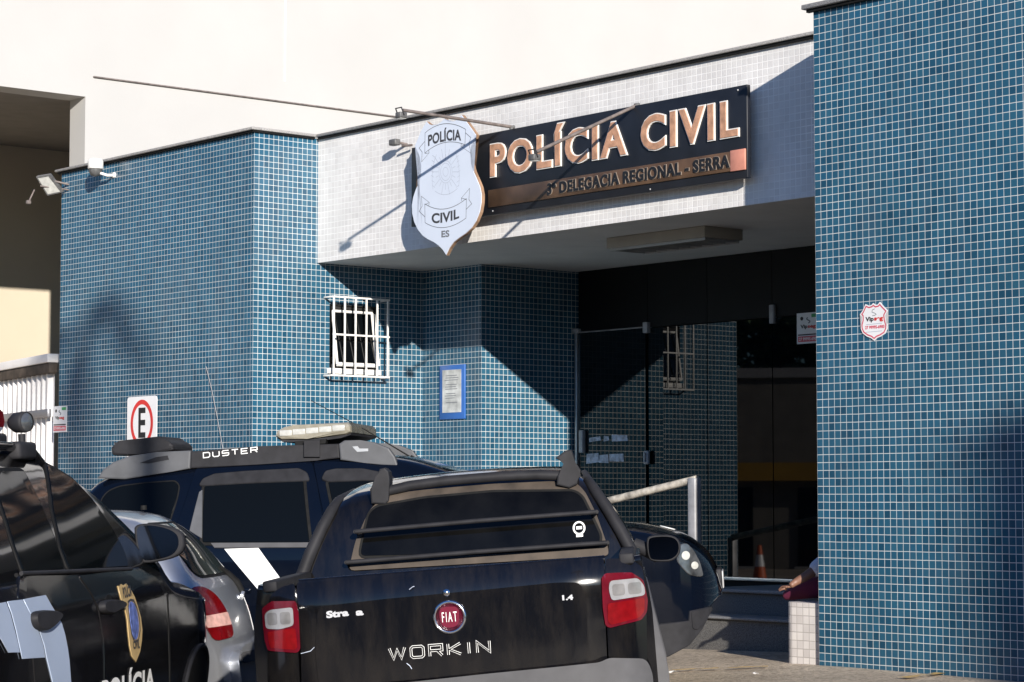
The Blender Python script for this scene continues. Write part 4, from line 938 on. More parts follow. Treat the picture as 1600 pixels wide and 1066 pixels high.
# badges
fT = lambda d: (lambda u_, v_: (rearS(u_, v_) - .0145 - d, u_, v_))
c_ = trS([(703, 964)])[0]; b = MB(); b.lathe([(.073, 0), (.072, -.010), (.064, -.016), (.058, -.010), (.058, -.006), (0, -.006)], (rearS(*c_) - .012, c_[0], c_[1]), 0, 40); bd = b.build('badge', 'chrome', tailgate)
sh_ = [(-.040, .040), (0, .046), (.040, .040), (.043, .0), (.034, -.038), (0, -.046), (-.034, -.038), (-.043, 0)]
b = MB(); b.prism([(c_[0] + u_, c_[1] + v_) for u_, v_ in smoothp(sh_, 2)], rearS(*c_) - .023, rearS(*c_) - .017, 0); b.build('badge_field', 'badge_red', bd)
letters('badge_letters', 'FIAT', (c_[0] + .032, c_[1] - .020, c_[0] - .032, c_[1] + .022), lambda u_, v_: (rearS(*c_) - .0238, u_, v_), 'white_decal', bd, .0, 1.35)
def tb(x0, y0, x1, y1): a, c = trS([(x0, y0), (x1, y1)]); return a, c
def slant(word, p0, p1, cap, d, m, nm, offset=.03, sp_=1.):
    a, c = trS([p0])[0], trS([p1])[0]; dz = (c[1] - a[1])
    V, Fc = text_fit(word, (0, 0, 1, 1), lambda u_, v_: (u_, v_), offset, sp_); V2 = []
    for u_, v_ in V: y = a[0] + (c[0] - a[0]) * u_; z = a[1] + dz * u_ + cap * v_; V2.append(fT(d)(y, z))
    return MB().add(V2, Fc).build(nm, m, tailgate, False)
slant('Stra', (511, 966), (546, 962), .030, .002, 'badge_silver', 'script_badge', .05); slant('a', (557, 962), (569, 961), .030, .002, 'badge_silver', 'script_badge', .05)
slant('1.4', (879, 938), (896, 937), .022, .002, 'badge_silver', 'engine_badge', .05)
a, c = trS([(610, 1030)])[0], trS([(766, 1018)])[0]; dz = c[1] - a[1]
def fW(u_, v_): return fT(.0015)(a[0] + (c[0] - a[0]) * u_, a[1] + dz * u_ + .048 * v_)
def fW2(u_, v_): return fT(.0028)(a[0] + (c[0] - a[0]) * u_, a[1] + dz * u_ + .048 * v_)
def widetext(word, f, wd, m, nm):
    # strokes need an isotropic plane: draw in metres
    Lw = abs(c[0] - a[0]); return stroke_text(word, (0, 0, Lw, .046), lambda u_, v_: f(u_ / Lw, v_ / .048), wd, nm, m, tailgate)
widetext('WORKIN', fW, .0105, 'white_decal', 'letter_outline'); widetext('WORKIN', fW2, .0064, 'p_strada', 'letter_fill')
b = MB(); q = trS([(698, 926)])[0]; b.lathe([(.016, 0), (.014, -.005), (0, -.006)], (rearS(*q) - .013, q[0], q[1]), 0, 18); b.build('lock', 'chrome', tailgate)
sc2 = [trS(p) for p in ([(640, 921), (645, 917), (648, 916)], [(471, 1021), (486, 1017), (492, 1011)], [(636, 1036), (641, 1040), (644, 1045)])]; strokes(sc2, .003, fT(.0015), 'paint_chips', 'film', tailgate)
# rear window
def rw(y, z): return sc_.rear(y, z)
def trW(pts): return sf.trace(pts, 0, rw, 1.2)
recess = [(545, 893), (556, 846), (577, 800), (589, 788), (609, 775), (665, 768), (770, 759), (872, 754.5), (900, 757), (914, 770), (932, 805), (950, 856), (951, 869)]
patch('window_surround', roundp(trW(recess), .03, 3), B_(sc_), HB, 'dustytrim', pk, .012, .02, .035, .3)
gl = [(564, 870), (567, 852), (578, 805), (590, 795), (665, 782), (770, 772.5), (896, 771), (909, 779), (920, 801), (938, 839), (936, 853), (800, 860), (650, 868)]
gp_ = roundp(trW(gl), .03, 3)
patch('rubber_seal', offs(gp_, .012), B_(sc_), HB, 'rubber', pk, .017, .01, .035, .2)
rwn = patch('rear_window', gp_, B_(sc_), HB, 'cglass_dusty', pk, .021, .008, .035, .1)
q = trW([(905, 825)])[0]; fR = lambda d: (lambda u_, v_: (rw(u_, v_) - d, u_, v_))
strokes([circ(q[0], q[1], .026, .028, 28)], .008, fR(.024), 'round_sticker', 'white_decal', rwn)
b = MB(); b.add([fR(.024)(q[0] + e * .016, q[1] + g_) for e, g_ in ((-1, -.042), (1, -.042), (1, -.028), (-1, -.028))], [(0, 1, 2, 3)]); b.add([fR(.024)(q[0] + e * .014, q[1] + g_) for e, g_ in ((-1, -.006), (1, -.006), (1, .008), (-1, .008))], [(0, 1, 2, 3)]); b.build('sticker_tab', 'white_decal', rwn, False)
# window guard bars + roof bar
for p, q in (((555, 831), (932, 800)), ((541, 879), (949, 848))):
    a0_, a1_ = sf.hit(*p, 0, 1.09), sf.hit(*q, 0, 1.09); a0_[0] = a1_[0] = 1.09
    b = MB(); b.tube([a0_, .5 * (a0_ + a1_) + np.array([-.012, 0, .004]), a1_], .0115, 10)
    for e in (a0_, a1_): b.tube([e, e + np.array([.10, 0, 0])], .010, 8)
    b.build('guard_bar', 'plastic', pk)
tp = [sf.hit(x_, y_, 0, 1.265) for x_, y_ in ((590, 771), (640, 759), (700, 751), (780, 744.5), (840, 742), (893, 744))]
b = MB(); b.tube(tp, .024, 12); rb = b.build('roof_bar', 'plastic', pk)
def footmount(pts_, x):
    P = [sf.hit(px, py, 0, x)[1:] for px, py in pts_]; k = MB(); k.prism([tuple(p) for p in P], x - .03, x + .12, 0, .008); k.build('bar_foot', 'plastic', rb)
footmount([(581, 787), (579, 765), (590, 747), (594, 733), (602, 731), (608, 737), (610, 750), (608, 783), (603, 788)], 1.255)
footmount([(870, 758), (871, 744), (879, 735), (884, 724), (868, 716), (884, 704), (893, 703), (896, 712), (897, 726), (908, 735), (904, 742), (902, 757), (890, 763)], 1.255)
# side sail trim and side windows
for s_ in (1, -1):
    patch('side_window', roundp([(1.55, 1.10), (2.72, 1.10), (2.35, 1.36), (1.75, 1.38)], .04, 3), R_(sc_, s_), (0, s_, 0), 'cglass', pk, .003, .01, .08)
    patch('door', roundp([(1.62, .36), (2.85, .36), (2.98, .70), (2.95, 1.05), (1.60, 1.05), (1.58, .7)], .05, 3), R_(sc_, s_), (0, s_, 0), 'p_strada', pk, .004, .01, .08)
    P = [(1.16, 1.05), (1.175, 1.2), (1.23, 1.34), (1.30, 1.40)]
    b = MB(); b.tube([(x_, s_ * (sc_.side(x_, z_) - .005), z_) for x_, z_ in ((1.145, 1.06), (1.17, 1.16), (1.21, 1.28), (1.26, 1.365), (1.34, 1.41), (1.8, 1.45))], [.03, .03, .028, .026, .024, .02], 10); b.build('roof_pillar_trim', 'plastic', pk)
hR = Zm([(290, 250), (310, 235), (370, 228), (440, 228), (490, 250), (510, 300), (500, 360), (450, 400), (380, 402), (315, 398), (297, 370), (286, 300)], 940, 780, 4.1)
gR = Zm([(303, 256), (320, 246), (370, 240), (436, 240), (480, 258), (497, 302), (488, 352), (445, 386), (380, 390), (322, 386), (308, 365), (299, 302)], 940, 780, 4.1)
mirror(pk, sf, hR, gR, 2.42, .12, (-.80, 1.06), body='plastic')
hL = [(473, 903), (474, 890), (480, 882), (492, 878), (508, 877), (522, 879), (528, 888), (526, 900), (515, 906), (490, 907)]
gL = [(475.5, 902), (476.5, 890), (482, 884), (493, 880), (508, 879), (520, 881), (525, 889), (523, 899), (514, 904), (490, 905)]
mirror(pk, sf, hL, gL, 2.42, .12, (.80, 1.06), body='plastic')
patch('windscreen', roundp([(2.40, -.50), (3.22, -.66), (3.22, .66), (2.40, .50)], .05, 3), T_(sc_), (0, 0, 1), 'cglass', pk, .003, .01, .1)
for s_ in (1, -1): patch('headlight', roundp([(4.15, .62), (4.20, .78), (3.85, .88), (3.82, .80)], .03, 3), R_(sc_, s_), (0, s_, 0), 'hl_clear', pk, .004, .01, .06)
# ------------------------------------------------------------------ dark blue crossover (side view)
df = Fr((-2.79, 16.7, -.085), -5.5)
du = thing('crossover_car', 'dark navy police crossover with roof rails and light bar behind the pickup', 'car', mat4=df.mat)
ds = Shell([(-.22, .55), (-.20, .95), (-.15, 1.12), (-.09, 1.42), (-.01, 1.62), (.12, 1.70), (.28, 1.735), (.8, 1.76), (1.5, 1.765), (2.1, 1.72), (2.55, 1.585), (3.05, 1.33), (3.45, 1.175), (3.7, 1.155), (4.0, 1.09), (4.2, .97), (4.30, .82), (4.33, .69)],
           [(-.22, .60), (-.15, .74), (.05, .84), (.5, .88), (3.6, .89), (3.95, .85), (4.15, .76), (4.28, .58), (4.33, .38)], 1.12, .30, .06, .035, k1=.14, zm=.75, zbot=.30, curve=.25)
ds.zbf = pchip([(-.3, .30), (3.85, .30), (4.0, .33), (4.1, .39), (4.2, .50), (4.29, .60), (4.34, .64)]); ds.mesh('body', 'p_navy', du)
fD = lambda z0_: None
sideD = lambda x, z: -ds.side(x, z)
def trD(pts, z4=True): return df.trace(Zm(pts, 120, 620, 2.6667) if z4 else pts, 1, sideD, -.86)
RD = R_(ds, -1); HD = (0, -1, 0)
def bothsides(name, poly, m, off=.003, t=.01, h=.08, par=du, sh=None, out=.4):
    sh = sh or ds; r = patch(name, poly, R_(sh, -1), (0, -1, 0), m, par, off, t, h, out); patch(name, poly, R_(sh, 1), (0, 1, 0), m, par, off, t, h, out); return r
qw = roundp(trD([(100, 437), (128, 398), (178, 376), (290, 362), (408, 354), (424, 372), (416, 420), (398, 478), (356, 604), (170, 604), (120, 520)]), .04, 4)
bothsides('quarter_seal', offs(qw, .010), 'rubber', .0015); bothsides('quarter_window', qw, 'cglass', .004)
rd = trD([(498, 296), (600, 283), (800, 274), (978, 268), (1000, 360), (1030, 540), (1046, 640), (1046, 1010), (600, 1010), (480, 900), (415, 800), (408, 560), (455, 430)])
fd = trD([(986, 268), (1200, 276), (1330, 310), (1420, 380), (1560, 560), (1640, 640), (1660, 800), (1640, 1010), (1054, 1010), (1054, 640), (1036, 520)])
bothsides('door', roundp(rd, .03, 3), 'p_navy', .004, .010); bothsides('door', roundp(fd, .03, 3), 'p_navy', .004, .010)
for vz, gz_ in (([(512, 372), (528, 346), (575, 326), (700, 315), (925, 303), (958, 320), (968, 350), (950, 352), (700, 362), (537, 372)], [(535, 374), (942, 351), (968, 606), (527, 606), (528, 480)]),
                ([(1022, 346), (1038, 314), (1080, 305), (1190, 304), (1300, 326), (1345, 360), (1330, 352), (1200, 350), (1050, 356)], [(1050, 357), (1310, 348), (1420, 470), (1500, 606), (1106, 612)])):
    g0 = trD(gz_); bothsides('window_trim', offs(roundp(g0, .012, 2), .022), 'rubber', .006); bothsides('door_window', roundp(g0, .01, 2), 'cglass', .0095); bothsides('rain_visor', roundp(trD(vz), .015, 3), 'plastic', .016, .016)
bothsides('window_sill_strip', trD([(560, 612), (986, 610), (988, 627), (575, 630)]), 'cladding', .012)
bothsides('corner_trim', trD([(512, 400), (523, 392), (522, 590), (472, 560)]), 'rail_grey', .012)
wd = [(351, 858.5), (404, 857), (484, 966), (443, 967)]
patch('white_stripe', df.trace(wd, 1, sideD, -.86), RD, HD, 'white_decal', du, .0085, .004, .08)
def side_prism(name, pts, y0, y1, m, par, bev=.012, conv=True):
    P = [df.hit(px, py, 1, y0) for px, py in (Zm(pts, 120, 620, 2.6667) if conv else pts)]; k = MB(); k.prism([(p[0], p[2]) for p in P], y0, y1, 1, bev); o = k.build(name, m, par); return o
for y0, y1 in ((-.625, -.575), (.575, .625)):
    def rail_prism(nm, pts, m, dy=0.):
        P = [df.hit(px, py, 1, -.625) for px, py in Zm(pts, 120, 620, 2.6667)]; k = MB(); k.prism([(p[0], p[2]) for p in P], y0 - dy, y1 + dy, 1, .012); return k.build(nm, m, du)
    rr = rail_prism('roof_rail', [(474, 228), (760, 206), (1092, 196), (1095, 256), (1000, 266), (760, 282), (470, 300)], 'plastic')
    rail_prism('rail_end', [(86, 340), (110, 304), (150, 274), (220, 247), (330, 231), (476, 224), (472, 300), (400, 312), (200, 345)], 'rail_grey', .01)
    rail_prism('rail_end', [(1092, 197), (1115, 182), (1180, 181), (1240, 190), (1300, 214), (1326, 250), (1340, 292), (1200, 276), (1098, 264)], 'rail_grey', .01)
    if y0 < 0:
        p0, p1 = df.hit(318, 715.5, 1, -.627), df.hit(402, 706.5, 1, -.627); Lw = p1[0] - p0[0]
        stroke_text('DUSTER', (0, 0, Lw, .034), lambda u_, v_: (p0[0] + u_, -.6285, p0[2] + (p1[2] - p0[2]) * u_ / Lw + v_), .0065, 'rail_lettering', 'white_decal', rr)
        for sl_p in ([(262, 276), (330, 252), (378, 245), (384, 262), (300, 278)], [(1148, 208), (1170, 206), (1178, 216), (1214, 216), (1214, 227), (1168, 230)]):
            P = [df.hit(px, py, 1, -.637) for px, py in Zm(sl_p, 120, 620, 2.6667)]; k = MB(); k.prism([(p[0], p[2]) for p in P], -.638, -.634, 1); k.build('rail_slot', 'alu' if sl_p[0][0] > 1000 else 'plastic', du)
lb = [(826, 166), (833, 142), (862, 126), (900, 118), (1128, 106), (1141, 120), (1143, 148), (1120, 158), (960, 176), (850, 180)]
k = side_prism('light_bar', lb, -.58, .58, 'lightbar_clear', du, .03)
P = [df.hit(px, py, 1, -.58) for px, py in Zm([(828, 170), (850, 183), (960, 180), (1120, 162), (1142, 151), (1140, 160), (1100, 172), (960, 190), (860, 190)], 120, 620, 2.6667)]
b = MB(); b.prism([(p[0], p[2]) for p in P], -.57, .57, 1, .006); b.build('light_bar_base', 'plastic', k)
for i in range(5):
    c_ = df.hit(*Zm([(870 + i * 55, 152 - i * 5.2)], 120, 620, 2.6667)[0], 1, -.58); b = MB(); b.bbox(c_[0] - .045, c_[0] + .045, -.583, -.55, c_[2] - .020, c_[2] + .022, .006); b.build('light_module', 'lampglass', k)
side_prism('bracket', [(945, 184), (1012, 180), (1012, 252), (945, 252)], -.65, -.628, 'plastic', k, .004); side_prism('bracket', [(906, 186), (1040, 176), (1035, 196), (910, 206)], -.60, -.50, 'rubber', k, .004)
P = Zm([(505, 500), (506, 432), (540, 418), (547, 396), (850, 363), (872, 386), (928, 410), (942, 464), (700, 486)], 60, 600, 4.4444); Q = [df.hit(px, py, 1, -.30) for px, py in P]
b = MB(); b.prism(roundp([(p[0], p[2]) for p in Q], .03, 3), -.30, .30, 1, .02); b.build('roof_box', 'plastic', du)
b = MB(); c_ = Q[0]; b.bbox(c_[0] + .1, c_[0] + .16, -.2, .2, 1.60, c_[2] + .03, .01); b.bbox(c_[0] + .3, c_[0] + .36, -.2, .2, 1.60, c_[2] + .05, .01); b.build('roof_box_foot', 'cladding', du)
# whip aerial leaning back from the windscreen top
a0_, a1_ = df.hit(641, 714, 1, -.1), df.hit(486, 626, 1, -.1)
b = MB(); b.tube([a0_ + np.array([.03, 0, -.02]), a0_], .016, 8); am = b.build('aerial_base', 'rubber', du); b = MB(); b.tube([a0_, .5 * (a0_ + a1_) + np.array([0, 0, .012]), a1_], [.006, .004, .0025], 6); b.build('aerial', 'rubber', am)
# front end
fr_ = lambda pts: df.trace(Zm(pts, 940, 780, 4.1), 1, sideD, -.86)
bothsides('headlight', roundp(fr_([(508, 292), (545, 286), (590, 332), (628, 408), (650, 493), (610, 492), (560, 482), (520, 440), (482, 392)]), .02, 3), 'hl_clear', .006, .012, .03)
hc_ = np.mean(fr_([(508, 292), (590, 332), (650, 493), (560, 482), (482, 392)]), 0)
for dx_, dz_, r_ in ((-.02, .04, .026), (.035, -.03, .022)): bothsides('lamp_reflector', circ(hc_[0] + dx_, hc_[1] + dz_, r_, r_ * 1.1, 18)[:-1], 'lampglass', .0085, .004, .02)
bothsides('lower_bumper', fr_([(300, 812), (435, 797), (560, 782), (566, 720), (692, 692), (704, 700), (640, 830), (560, 930), (435, 1000), (300, 1050)]), 'plastic', .010, .012, .05)
bothsides('fog_lamp_recess', roundp(fr_([(570, 722), (680, 698), (684, 712), (640, 800), (606, 834), (580, 828)]), .015, 3), 'plastic', .016, .010, .03)
b = MB(); pz = df.hit(1122, 931, 1, 0.0); b.bbox(4.335, 4.345, -.20, .20, .665, .785, .004); b.build('number_plate', 'plate', du)
b = MB(); b.bbox(4.24, 4.334, -.22, .22, .65, .80, .01); b.build('plate_holder', 'plastic', du)
hd = [tuple(df.hit(px, py, 2, 1.12)[:2]) for px, py in Zm([(345, 146), (420, 152), (470, 205), (395, 180)], 940, 780, 4.1)]
patch('bonnet_sticker', [(3.92, .05), (4.02, .05), (4.02, .34), (3.92, .34)], T_(ds), (0, 0, 1), 'white_decal', du, .004, .003, .05)
patch('bonnet_edge_trim', [(3.5, .58), (3.9, .54), (3.9, .60), (3.5, .64)], T_(ds), (0, 0, 1), 'white_decal', du, .004, .003, .05)
patch('windscreen', roundp([(2.45, -.52), (3.38, -.66), (3.38, .66), (2.45, .52)], .06, 3), T_(ds), (0, 0, 1), 'cglass', du, .003, .01, .1)
patch('rear_window', roundp([(-.50, 1.12), (.50, 1.12), (.44, 1.5), (-.44, 1.5)], .05, 3), B_(ds), HB, 'cglass', du, .003, .01, .06)
for s_ in (1, -1):
    patch('tail_light', roundp([(s_ * .56, .78), (s_ * .70, .80), (s_ * .68, 1.08), (s_ * .57, 1.08)], .02, 3), B_(ds), HB, 'tl_red', du, .004, .012, .05)
    arch(du, ds, s_, .78, .36, .40); arch(du, ds, s_, 3.42, .36, .40); wheel(du, .78, s_ * .86, .33, s_); wheel(du, 3.42, s_ * .86, .33, s_)
    b = MB(); b.bbox(2.78, 2.92, s_ * .93 - .09, s_ * .93 + .09, 1.10, 1.26, .03); b.tube([(2.86, s_ * .86, 1.14), (2.86, s_ * .80, 1.10)], .03, 8); b.build('wing_mirror', 'plastic', du)
    b = MB(); b.bbox(1.0, 1.16, s_ * (ds.side(1.08, .84)) - .02, s_ * ds.side(1.08, .84) + .03, .825, .86, .008); b.build('door_handle', 'p_navy', du); b = MB(); b.bbox(2.0, 2.16, s_ * ds.side(2.08, .84) - .02, s_ * ds.side(2.08, .84) + .03, .825, .86, .008); b.build('door_handle', 'p_navy', du)
# ------------------------------------------------------------------ silver hatchback (rear corner)
lf = Fr((-1.43, 13.35, -.02), 180)
si = thing('hatchback', 'silver hatchback seen from its rear corner between the dark police cars', 'car', mat4=lf.mat)
ss = Shell([(0, .40), (.012, .55), (.03, .70), (.07, .86), (.125, .99), (.17, 1.04), (.30, 1.20), (.46, 1.345), (.56, 1.40), (.75, 1.435), (1.5, 1.47), (2.1, 1.42), (2.75, 1.06), (3.1, .98), (3.6, .84), (3.74, .6), (3.76, .45)],
           [(0, .62), (.03, .68), (.10, .74), (.22, .78), (.5, .80), (3.0, .80), (3.5, .72), (3.7, .55), (3.76, .4)], .98, .34, .05, .035, k1=.16, zm=.68, zbot=.26, curve=.3)
ss.B = .17; ss.mesh('body', 'p_silver', si)
rearL = lambda y, z: ss.rear(y, z)
def trL(pts, x0=.15): return lf.trace(pts, 0, rearL, x0)
BL_ = B_(ss)
gl = [(-.52, 1.045), (.52, 1.045), (.56, 1.07), (.50, 1.34), (-.50, 1.34), (-.56, 1.07)]
patch('window_seal', offs(roundp(gl, .06, 4), .014), BL_, HB, 'rubber', si, .0015, .008, .05); rg = patch('rear_window', roundp(gl, .06, 4), BL_, HB, 'cglass_green', si, .004, .008, .05)
for sg_ in (1, -1):
    fl_ = lambda x, z, s_=sg_: (x, s_ * ss.side(x, z), z)
tlp = trL(Zm([(72, 402), (130, 393), (190, 400), (250, 440), (284, 500), (297, 580), (300, 640), (300, 765), (235, 782), (172, 752), (150, 640), (110, 505)], 300, 850, 4.933))
print('silver tl', [tuple(round(float(v), 2) for v in p) for p in tlp])
for s_ in (1, -1):
    tp = [(s_ * .46, .70), (s_ * .70, .69), (s_ * .74, .80), (s_ * .72, .985), (s_ * .62, .99), (s_ * .52, .94), (s_ * .46, .84)]
    tl = patch('tail_light', roundp(tp, .05, 3), BL_, HB, 'tl_red', si, .010, .02, .03)
    patch('indicator_lens', roundp([(s_ * .465, .765), (s_ * .725, .765), (s_ * .73, .83), (s_ * .465, .835)], .01, 2), BL_, HB, 'tl_pink', tl, .0125, .004, .03)
fBm = lambda y, z: (ss.rear(y, z) - .05, y, z)
patch('rear_bumper', roundp([(-.60, .28), (.60, .28), (.62, .60), (.52, .655), (-.52, .655), (-.62, .60)], .05, 4), fBm, HB, 'p_silver', si, .03, .10, .06, .3)
patch('bumper_strip', roundp([(-.605, .555), (.605, .555), (.60, .615), (-.60, .615)], .02, 3), fBm, HB, 'cladding', si, .045, .02, .05)
patch('number_plate', [(-.20, .40), (.20, .40), (.20, .53), (-.20, .53)], lambda y, z: (-.045, y, z), HB, 'plate', si, .0, .01, .1)
letters('plate_characters', 'PVT 3086', (.17, .43, -.17, .50), lambda u_, v_: (-.047, u_, v_), 'black', si, .02)
b = MB(); yw = -.05; b.tube([(ss.rear(yw, z_) - .012, yw + dy_, z_) for z_, dy_ in ((.93, 0), (.98, .01), (1.03, .03), (1.08, .08))], [.02, .024, .02, .010], 8); b.build('rear_wiper', 'rubber', si)
b = MB(); b.tube([(ss.rear(0, .9) - .0, 0, .905), (ss.rear(0, .9) - .014, 0, .90)], .03, 16); b.build('boot_lock', 'p_silver', si)
for s_ in (1, -1):
    bq = [(.72, 1.02), (1.62, 1.0), (1.66, 1.34), (.92, 1.35)]; patch('side_window', roundp(bq, .05, 3), R_(ss, s_), (0, s_, 0), 'cglass_green', si, .003, .01, .08)
    patch('side_window', roundp([(1.72, 1.0), (2.52, 1.0), (2.2, 1.30), (1.74, 1.34)], .05, 3), R_(ss, s_), (0, s_, 0), 'cglass_green', si, .003, .01, .08)
    arch(si, ss, s_, .66, .31, .36); arch(si, ss, s_, 3.05, .31, .36); wheel(si, .66, s_ * .77, .29, s_); wheel(si, 3.05, s_ * .77, .29, s_)
patch('windscreen', roundp([(2.15, -.52), (2.72, -.64), (2.72, .64), (2.15, .52)], .05, 3), T_(ss), (0, 0, 1), 'cglass_green', si, .003, .01, .1)
b = MB(); b.tube([(.62, 0, 1.43), (.62, 0, 1.455)], .018, 8); b.build('aerial_base', 'rubber', si)
# ------------------------------------------------------------------ black police SUV (rear three quarter)
vf = Fr((-2.775, 8.854, -.10), 83.5)
vf.o = np.array((-2.775, 8.854, -.07)); vf.mat.translation = vf.o
sv = thing('police_suv', 'glossy black police SUV with gold badge and pale stripes on its flank', 'suv', mat4=vf.mat)
vs_ = Shell([(-1.02, .55), (-1.0, .95), (-.95, 1.12), (-.82, 1.40), (-.62, 1.62), (-.4, 1.69), (.3, 1.735), (.9, 1.74), (1.28, 1.715), (1.62, 1.625), (2.12, 1.36), (2.46, 1.13), (2.6, 1.10), (3.0, 1.05), (3.3, .96), (3.5, .82), (3.57, .62), (3.58, .5)],
            [(-1.02, .72), (-.9, .86), (-.5, .915), (2.9, .925), (3.12, .905), (3.3, .85), (3.46, .72), (3.56, .5), (3.58, .35)], 1.14, .36, .05, .035, k1=.16, zm=.78, zbot=.32, curve=.25)
vs_.mesh('body', 'p_black', sv)
sideV = lambda x, z: -vs_.side(x, z)
def trV(pts): return vf.trace(pts, 1, sideV, -.9)
RV = R_(vs_, -1)
def bs(name, poly, m, off=.003, t=.01, h=.07, par=None, out=.4): return bothsides(name, poly, m, off, t, h, par or sv, vs_, out)
fdoor = bs('door', roundp(trV([(123, 900), (217, 888), (243, 902), (256, 930), (260, 1000), (260, 1120), (160, 1130), (161, 1000), (153, 952), (142, 927)]), .02, 3), 'p_black', .004, .010)
rdoor = bs('door', roundp(trV([(29, 901), (118, 899), (138, 928), (148, 952), (156.5, 1000), (155, 1130), (56, 1140), (51, 1030), (43, 980), (27, 934)]), .02, 3), 'p_black', .004, .010)
wv1 = trV([(72, 728), (88, 736), (114, 752), (144, 784), (172, 826), (190, 858), (199, 885), (107, 891), (95, 860), (82, 800)])
wv2 = trV([(0, 738), (36, 738), (62, 790), (98, 889), (35, 894), (20, 852), (-10, 760)])
bs('window_trim', offs(roundp(wv1, .02, 2), .016), 'rubber', .0045); bs('door_window', roundp(wv1, .02, 3), 'cglass', .008)
bs('window_trim', offs(roundp(wv2, .02, 2), .016), 'rubber', .0045); bs('door_window', roundp(wv2, .02, 3), 'cglass', .008)
bs('quarter_window', roundp([(-.70, 1.16), (-.15, 1.16), (-.1, 1.56), (-.42, 1.54), (-.6, 1.42)], .05, 3), 'cglass', .004)
bl = trV([(30, 896.5), (100, 893.5), (202, 889)]); b = MB(); b.tube([(p[0], sideV(*p) - .008, p[1]) for p in bl], .009, 8); b.build('belt_moulding', 'chrome' if False else 'plastic', sv)
mH = Zm([(35, 105), (48, 84), (75, 75), (150, 71), (260, 90), (325, 122), (345, 150), (352, 225), (312, 275), (250, 300), (110, 325), (78, 312), (50, 235)], 200, 800, 4.0)
mG = Zm([(56, 118), (66, 95), (90, 84), (160, 84), (250, 104), (300, 132), (318, 165), (318, 220), (285, 265), (230, 287), (120, 306), (92, 292), (68, 225)], 200, 800, 4.0)
mirror(sv, vf, mH, mG, 2.06, .15, (-.86, 1.16), body='plastic')
mm = [o for o in sv.children if o.name.startswith('wing_mirror')][0]; m2 = mm.copy(); m2.data = mm.data.copy(); m2.name = 'wing_mirror'; COL.objects.link(m2); m2.parent = sv
for v in m2.data.vertices: v.co.y *= -1
m2.data.flip_normals()
g2 = mm.children[0].copy(); g2.data = mm.children[0].data.copy(); COL.objects.link(g2); g2.parent = m2
for v in g2.data.vertices: v.co.y *= -1
g2.data.flip_normals()
# handles
for d_, P in ((rdoor, [(44.5, 962), (52, 957), (70, 957), (85, 959), (86.5, 965), (72, 981), (60, 985), (48, 979)]), (fdoor, [(152, 944), (160, 940), (175, 940), (186, 942), (187, 949), (174, 954), (168, 959), (154, 956)])):
    q = np.mean(trV(P), 0); patch('handle_cup', circ(q[0], q[1] + .012, .055, .04, 20)[:-1], RV, (0, -1, 0), 'rubber', d_, .0055, .006, .03)
    patch('handle', smoothp(trV(P), 2), RV, (0, -1, 0), 'plastic', d_, .035, .03, .03, .2)
# stripes
z7 = lambda pts: trV(Zm(pts, 0, 880, 5.73))
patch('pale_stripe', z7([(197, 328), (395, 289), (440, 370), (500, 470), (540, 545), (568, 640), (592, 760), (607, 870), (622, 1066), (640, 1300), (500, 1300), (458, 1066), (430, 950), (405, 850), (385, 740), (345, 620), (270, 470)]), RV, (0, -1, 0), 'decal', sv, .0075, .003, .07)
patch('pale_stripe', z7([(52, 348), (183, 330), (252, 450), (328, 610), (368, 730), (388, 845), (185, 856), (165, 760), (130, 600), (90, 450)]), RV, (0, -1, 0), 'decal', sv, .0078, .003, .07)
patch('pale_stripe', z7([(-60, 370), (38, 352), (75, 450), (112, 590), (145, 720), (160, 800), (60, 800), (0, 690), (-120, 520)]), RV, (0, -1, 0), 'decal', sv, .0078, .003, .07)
bg_ = patch('gold_badge', trV(Zm([(205, 102), (225, 110), (238, 86), (262, 100), (290, 80), (340, 150), (375, 215), (402, 300), (436, 420), (450, 540), (445, 650), (428, 760), (385, 866), (345, 800), (325, 700), (310, 560), (300, 440), (275, 320), (240, 240)], 150, 900, 6.425)), RV, (0, -1, 0), 'gold', sv, .0075, .003, .05)
patch('badge_centre', smoothp(trV(Zm([(308, 268), (352, 258), (385, 330), (405, 430), (412, 540), (398, 630), (365, 645), (342, 570), (325, 450)], 150, 900, 6.425)), 1), RV, (0, -1, 0), 'bluebadge', bg_, .010, .002, .05)
fV = lambda d: (lambda u_, v_: (u_, sideV(u_, v_) - d, v_))
def ring_px(cx, cy, rx, ry): return trV(Zm(circ(cx, cy, rx, ry, 24), 150, 900, 6.425))
strokes([trV(Zm([(300, 262), (325, 240), (358, 248), (392, 330), (415, 430), (422, 545), (405, 645), (365, 662), (335, 580), (316, 450), (300, 262)], 150, 900, 6.425))], .010, fV(.0105), 'badge_border', 'dkgrey_ink', bg_)
def vtext(name, s, p0, p1, cap, d, m, par):
    a, c = trV([p0])[0], trV([p1])[0]; V, Fc = text_fit(s, (0, 0, 1, 1), lambda u_, v_: (u_, v_), .035, 1.05); q = [fV(d)(a[0] + (c[0] - a[0]) * u_, a[1] + (c[1] - a[1]) * u_ + cap * v_) for u_, v_ in V]
    return MB().add(q, Fc).build(name, m, par, False)
a0_, a1_ = Zm([(352, 735), (418, 725)], 150, 900, 6.425); vtext('badge_word', 'CIVIL', a0_, a1_, .036, .0108, 'dkgrey_ink', bg_)
a0_, a1_ = Zm([(255, 228), (340, 200)], 150, 900, 6.425); vtext('badge_word', 'POLÍCIA', a0_, a1_, .05, .0108, 'dkgrey_ink', bg_)
vtext('flank_word', 'POLÍCIA', (156, 1103), (239, 1079), .105, .0085, 'white_decal', sv)
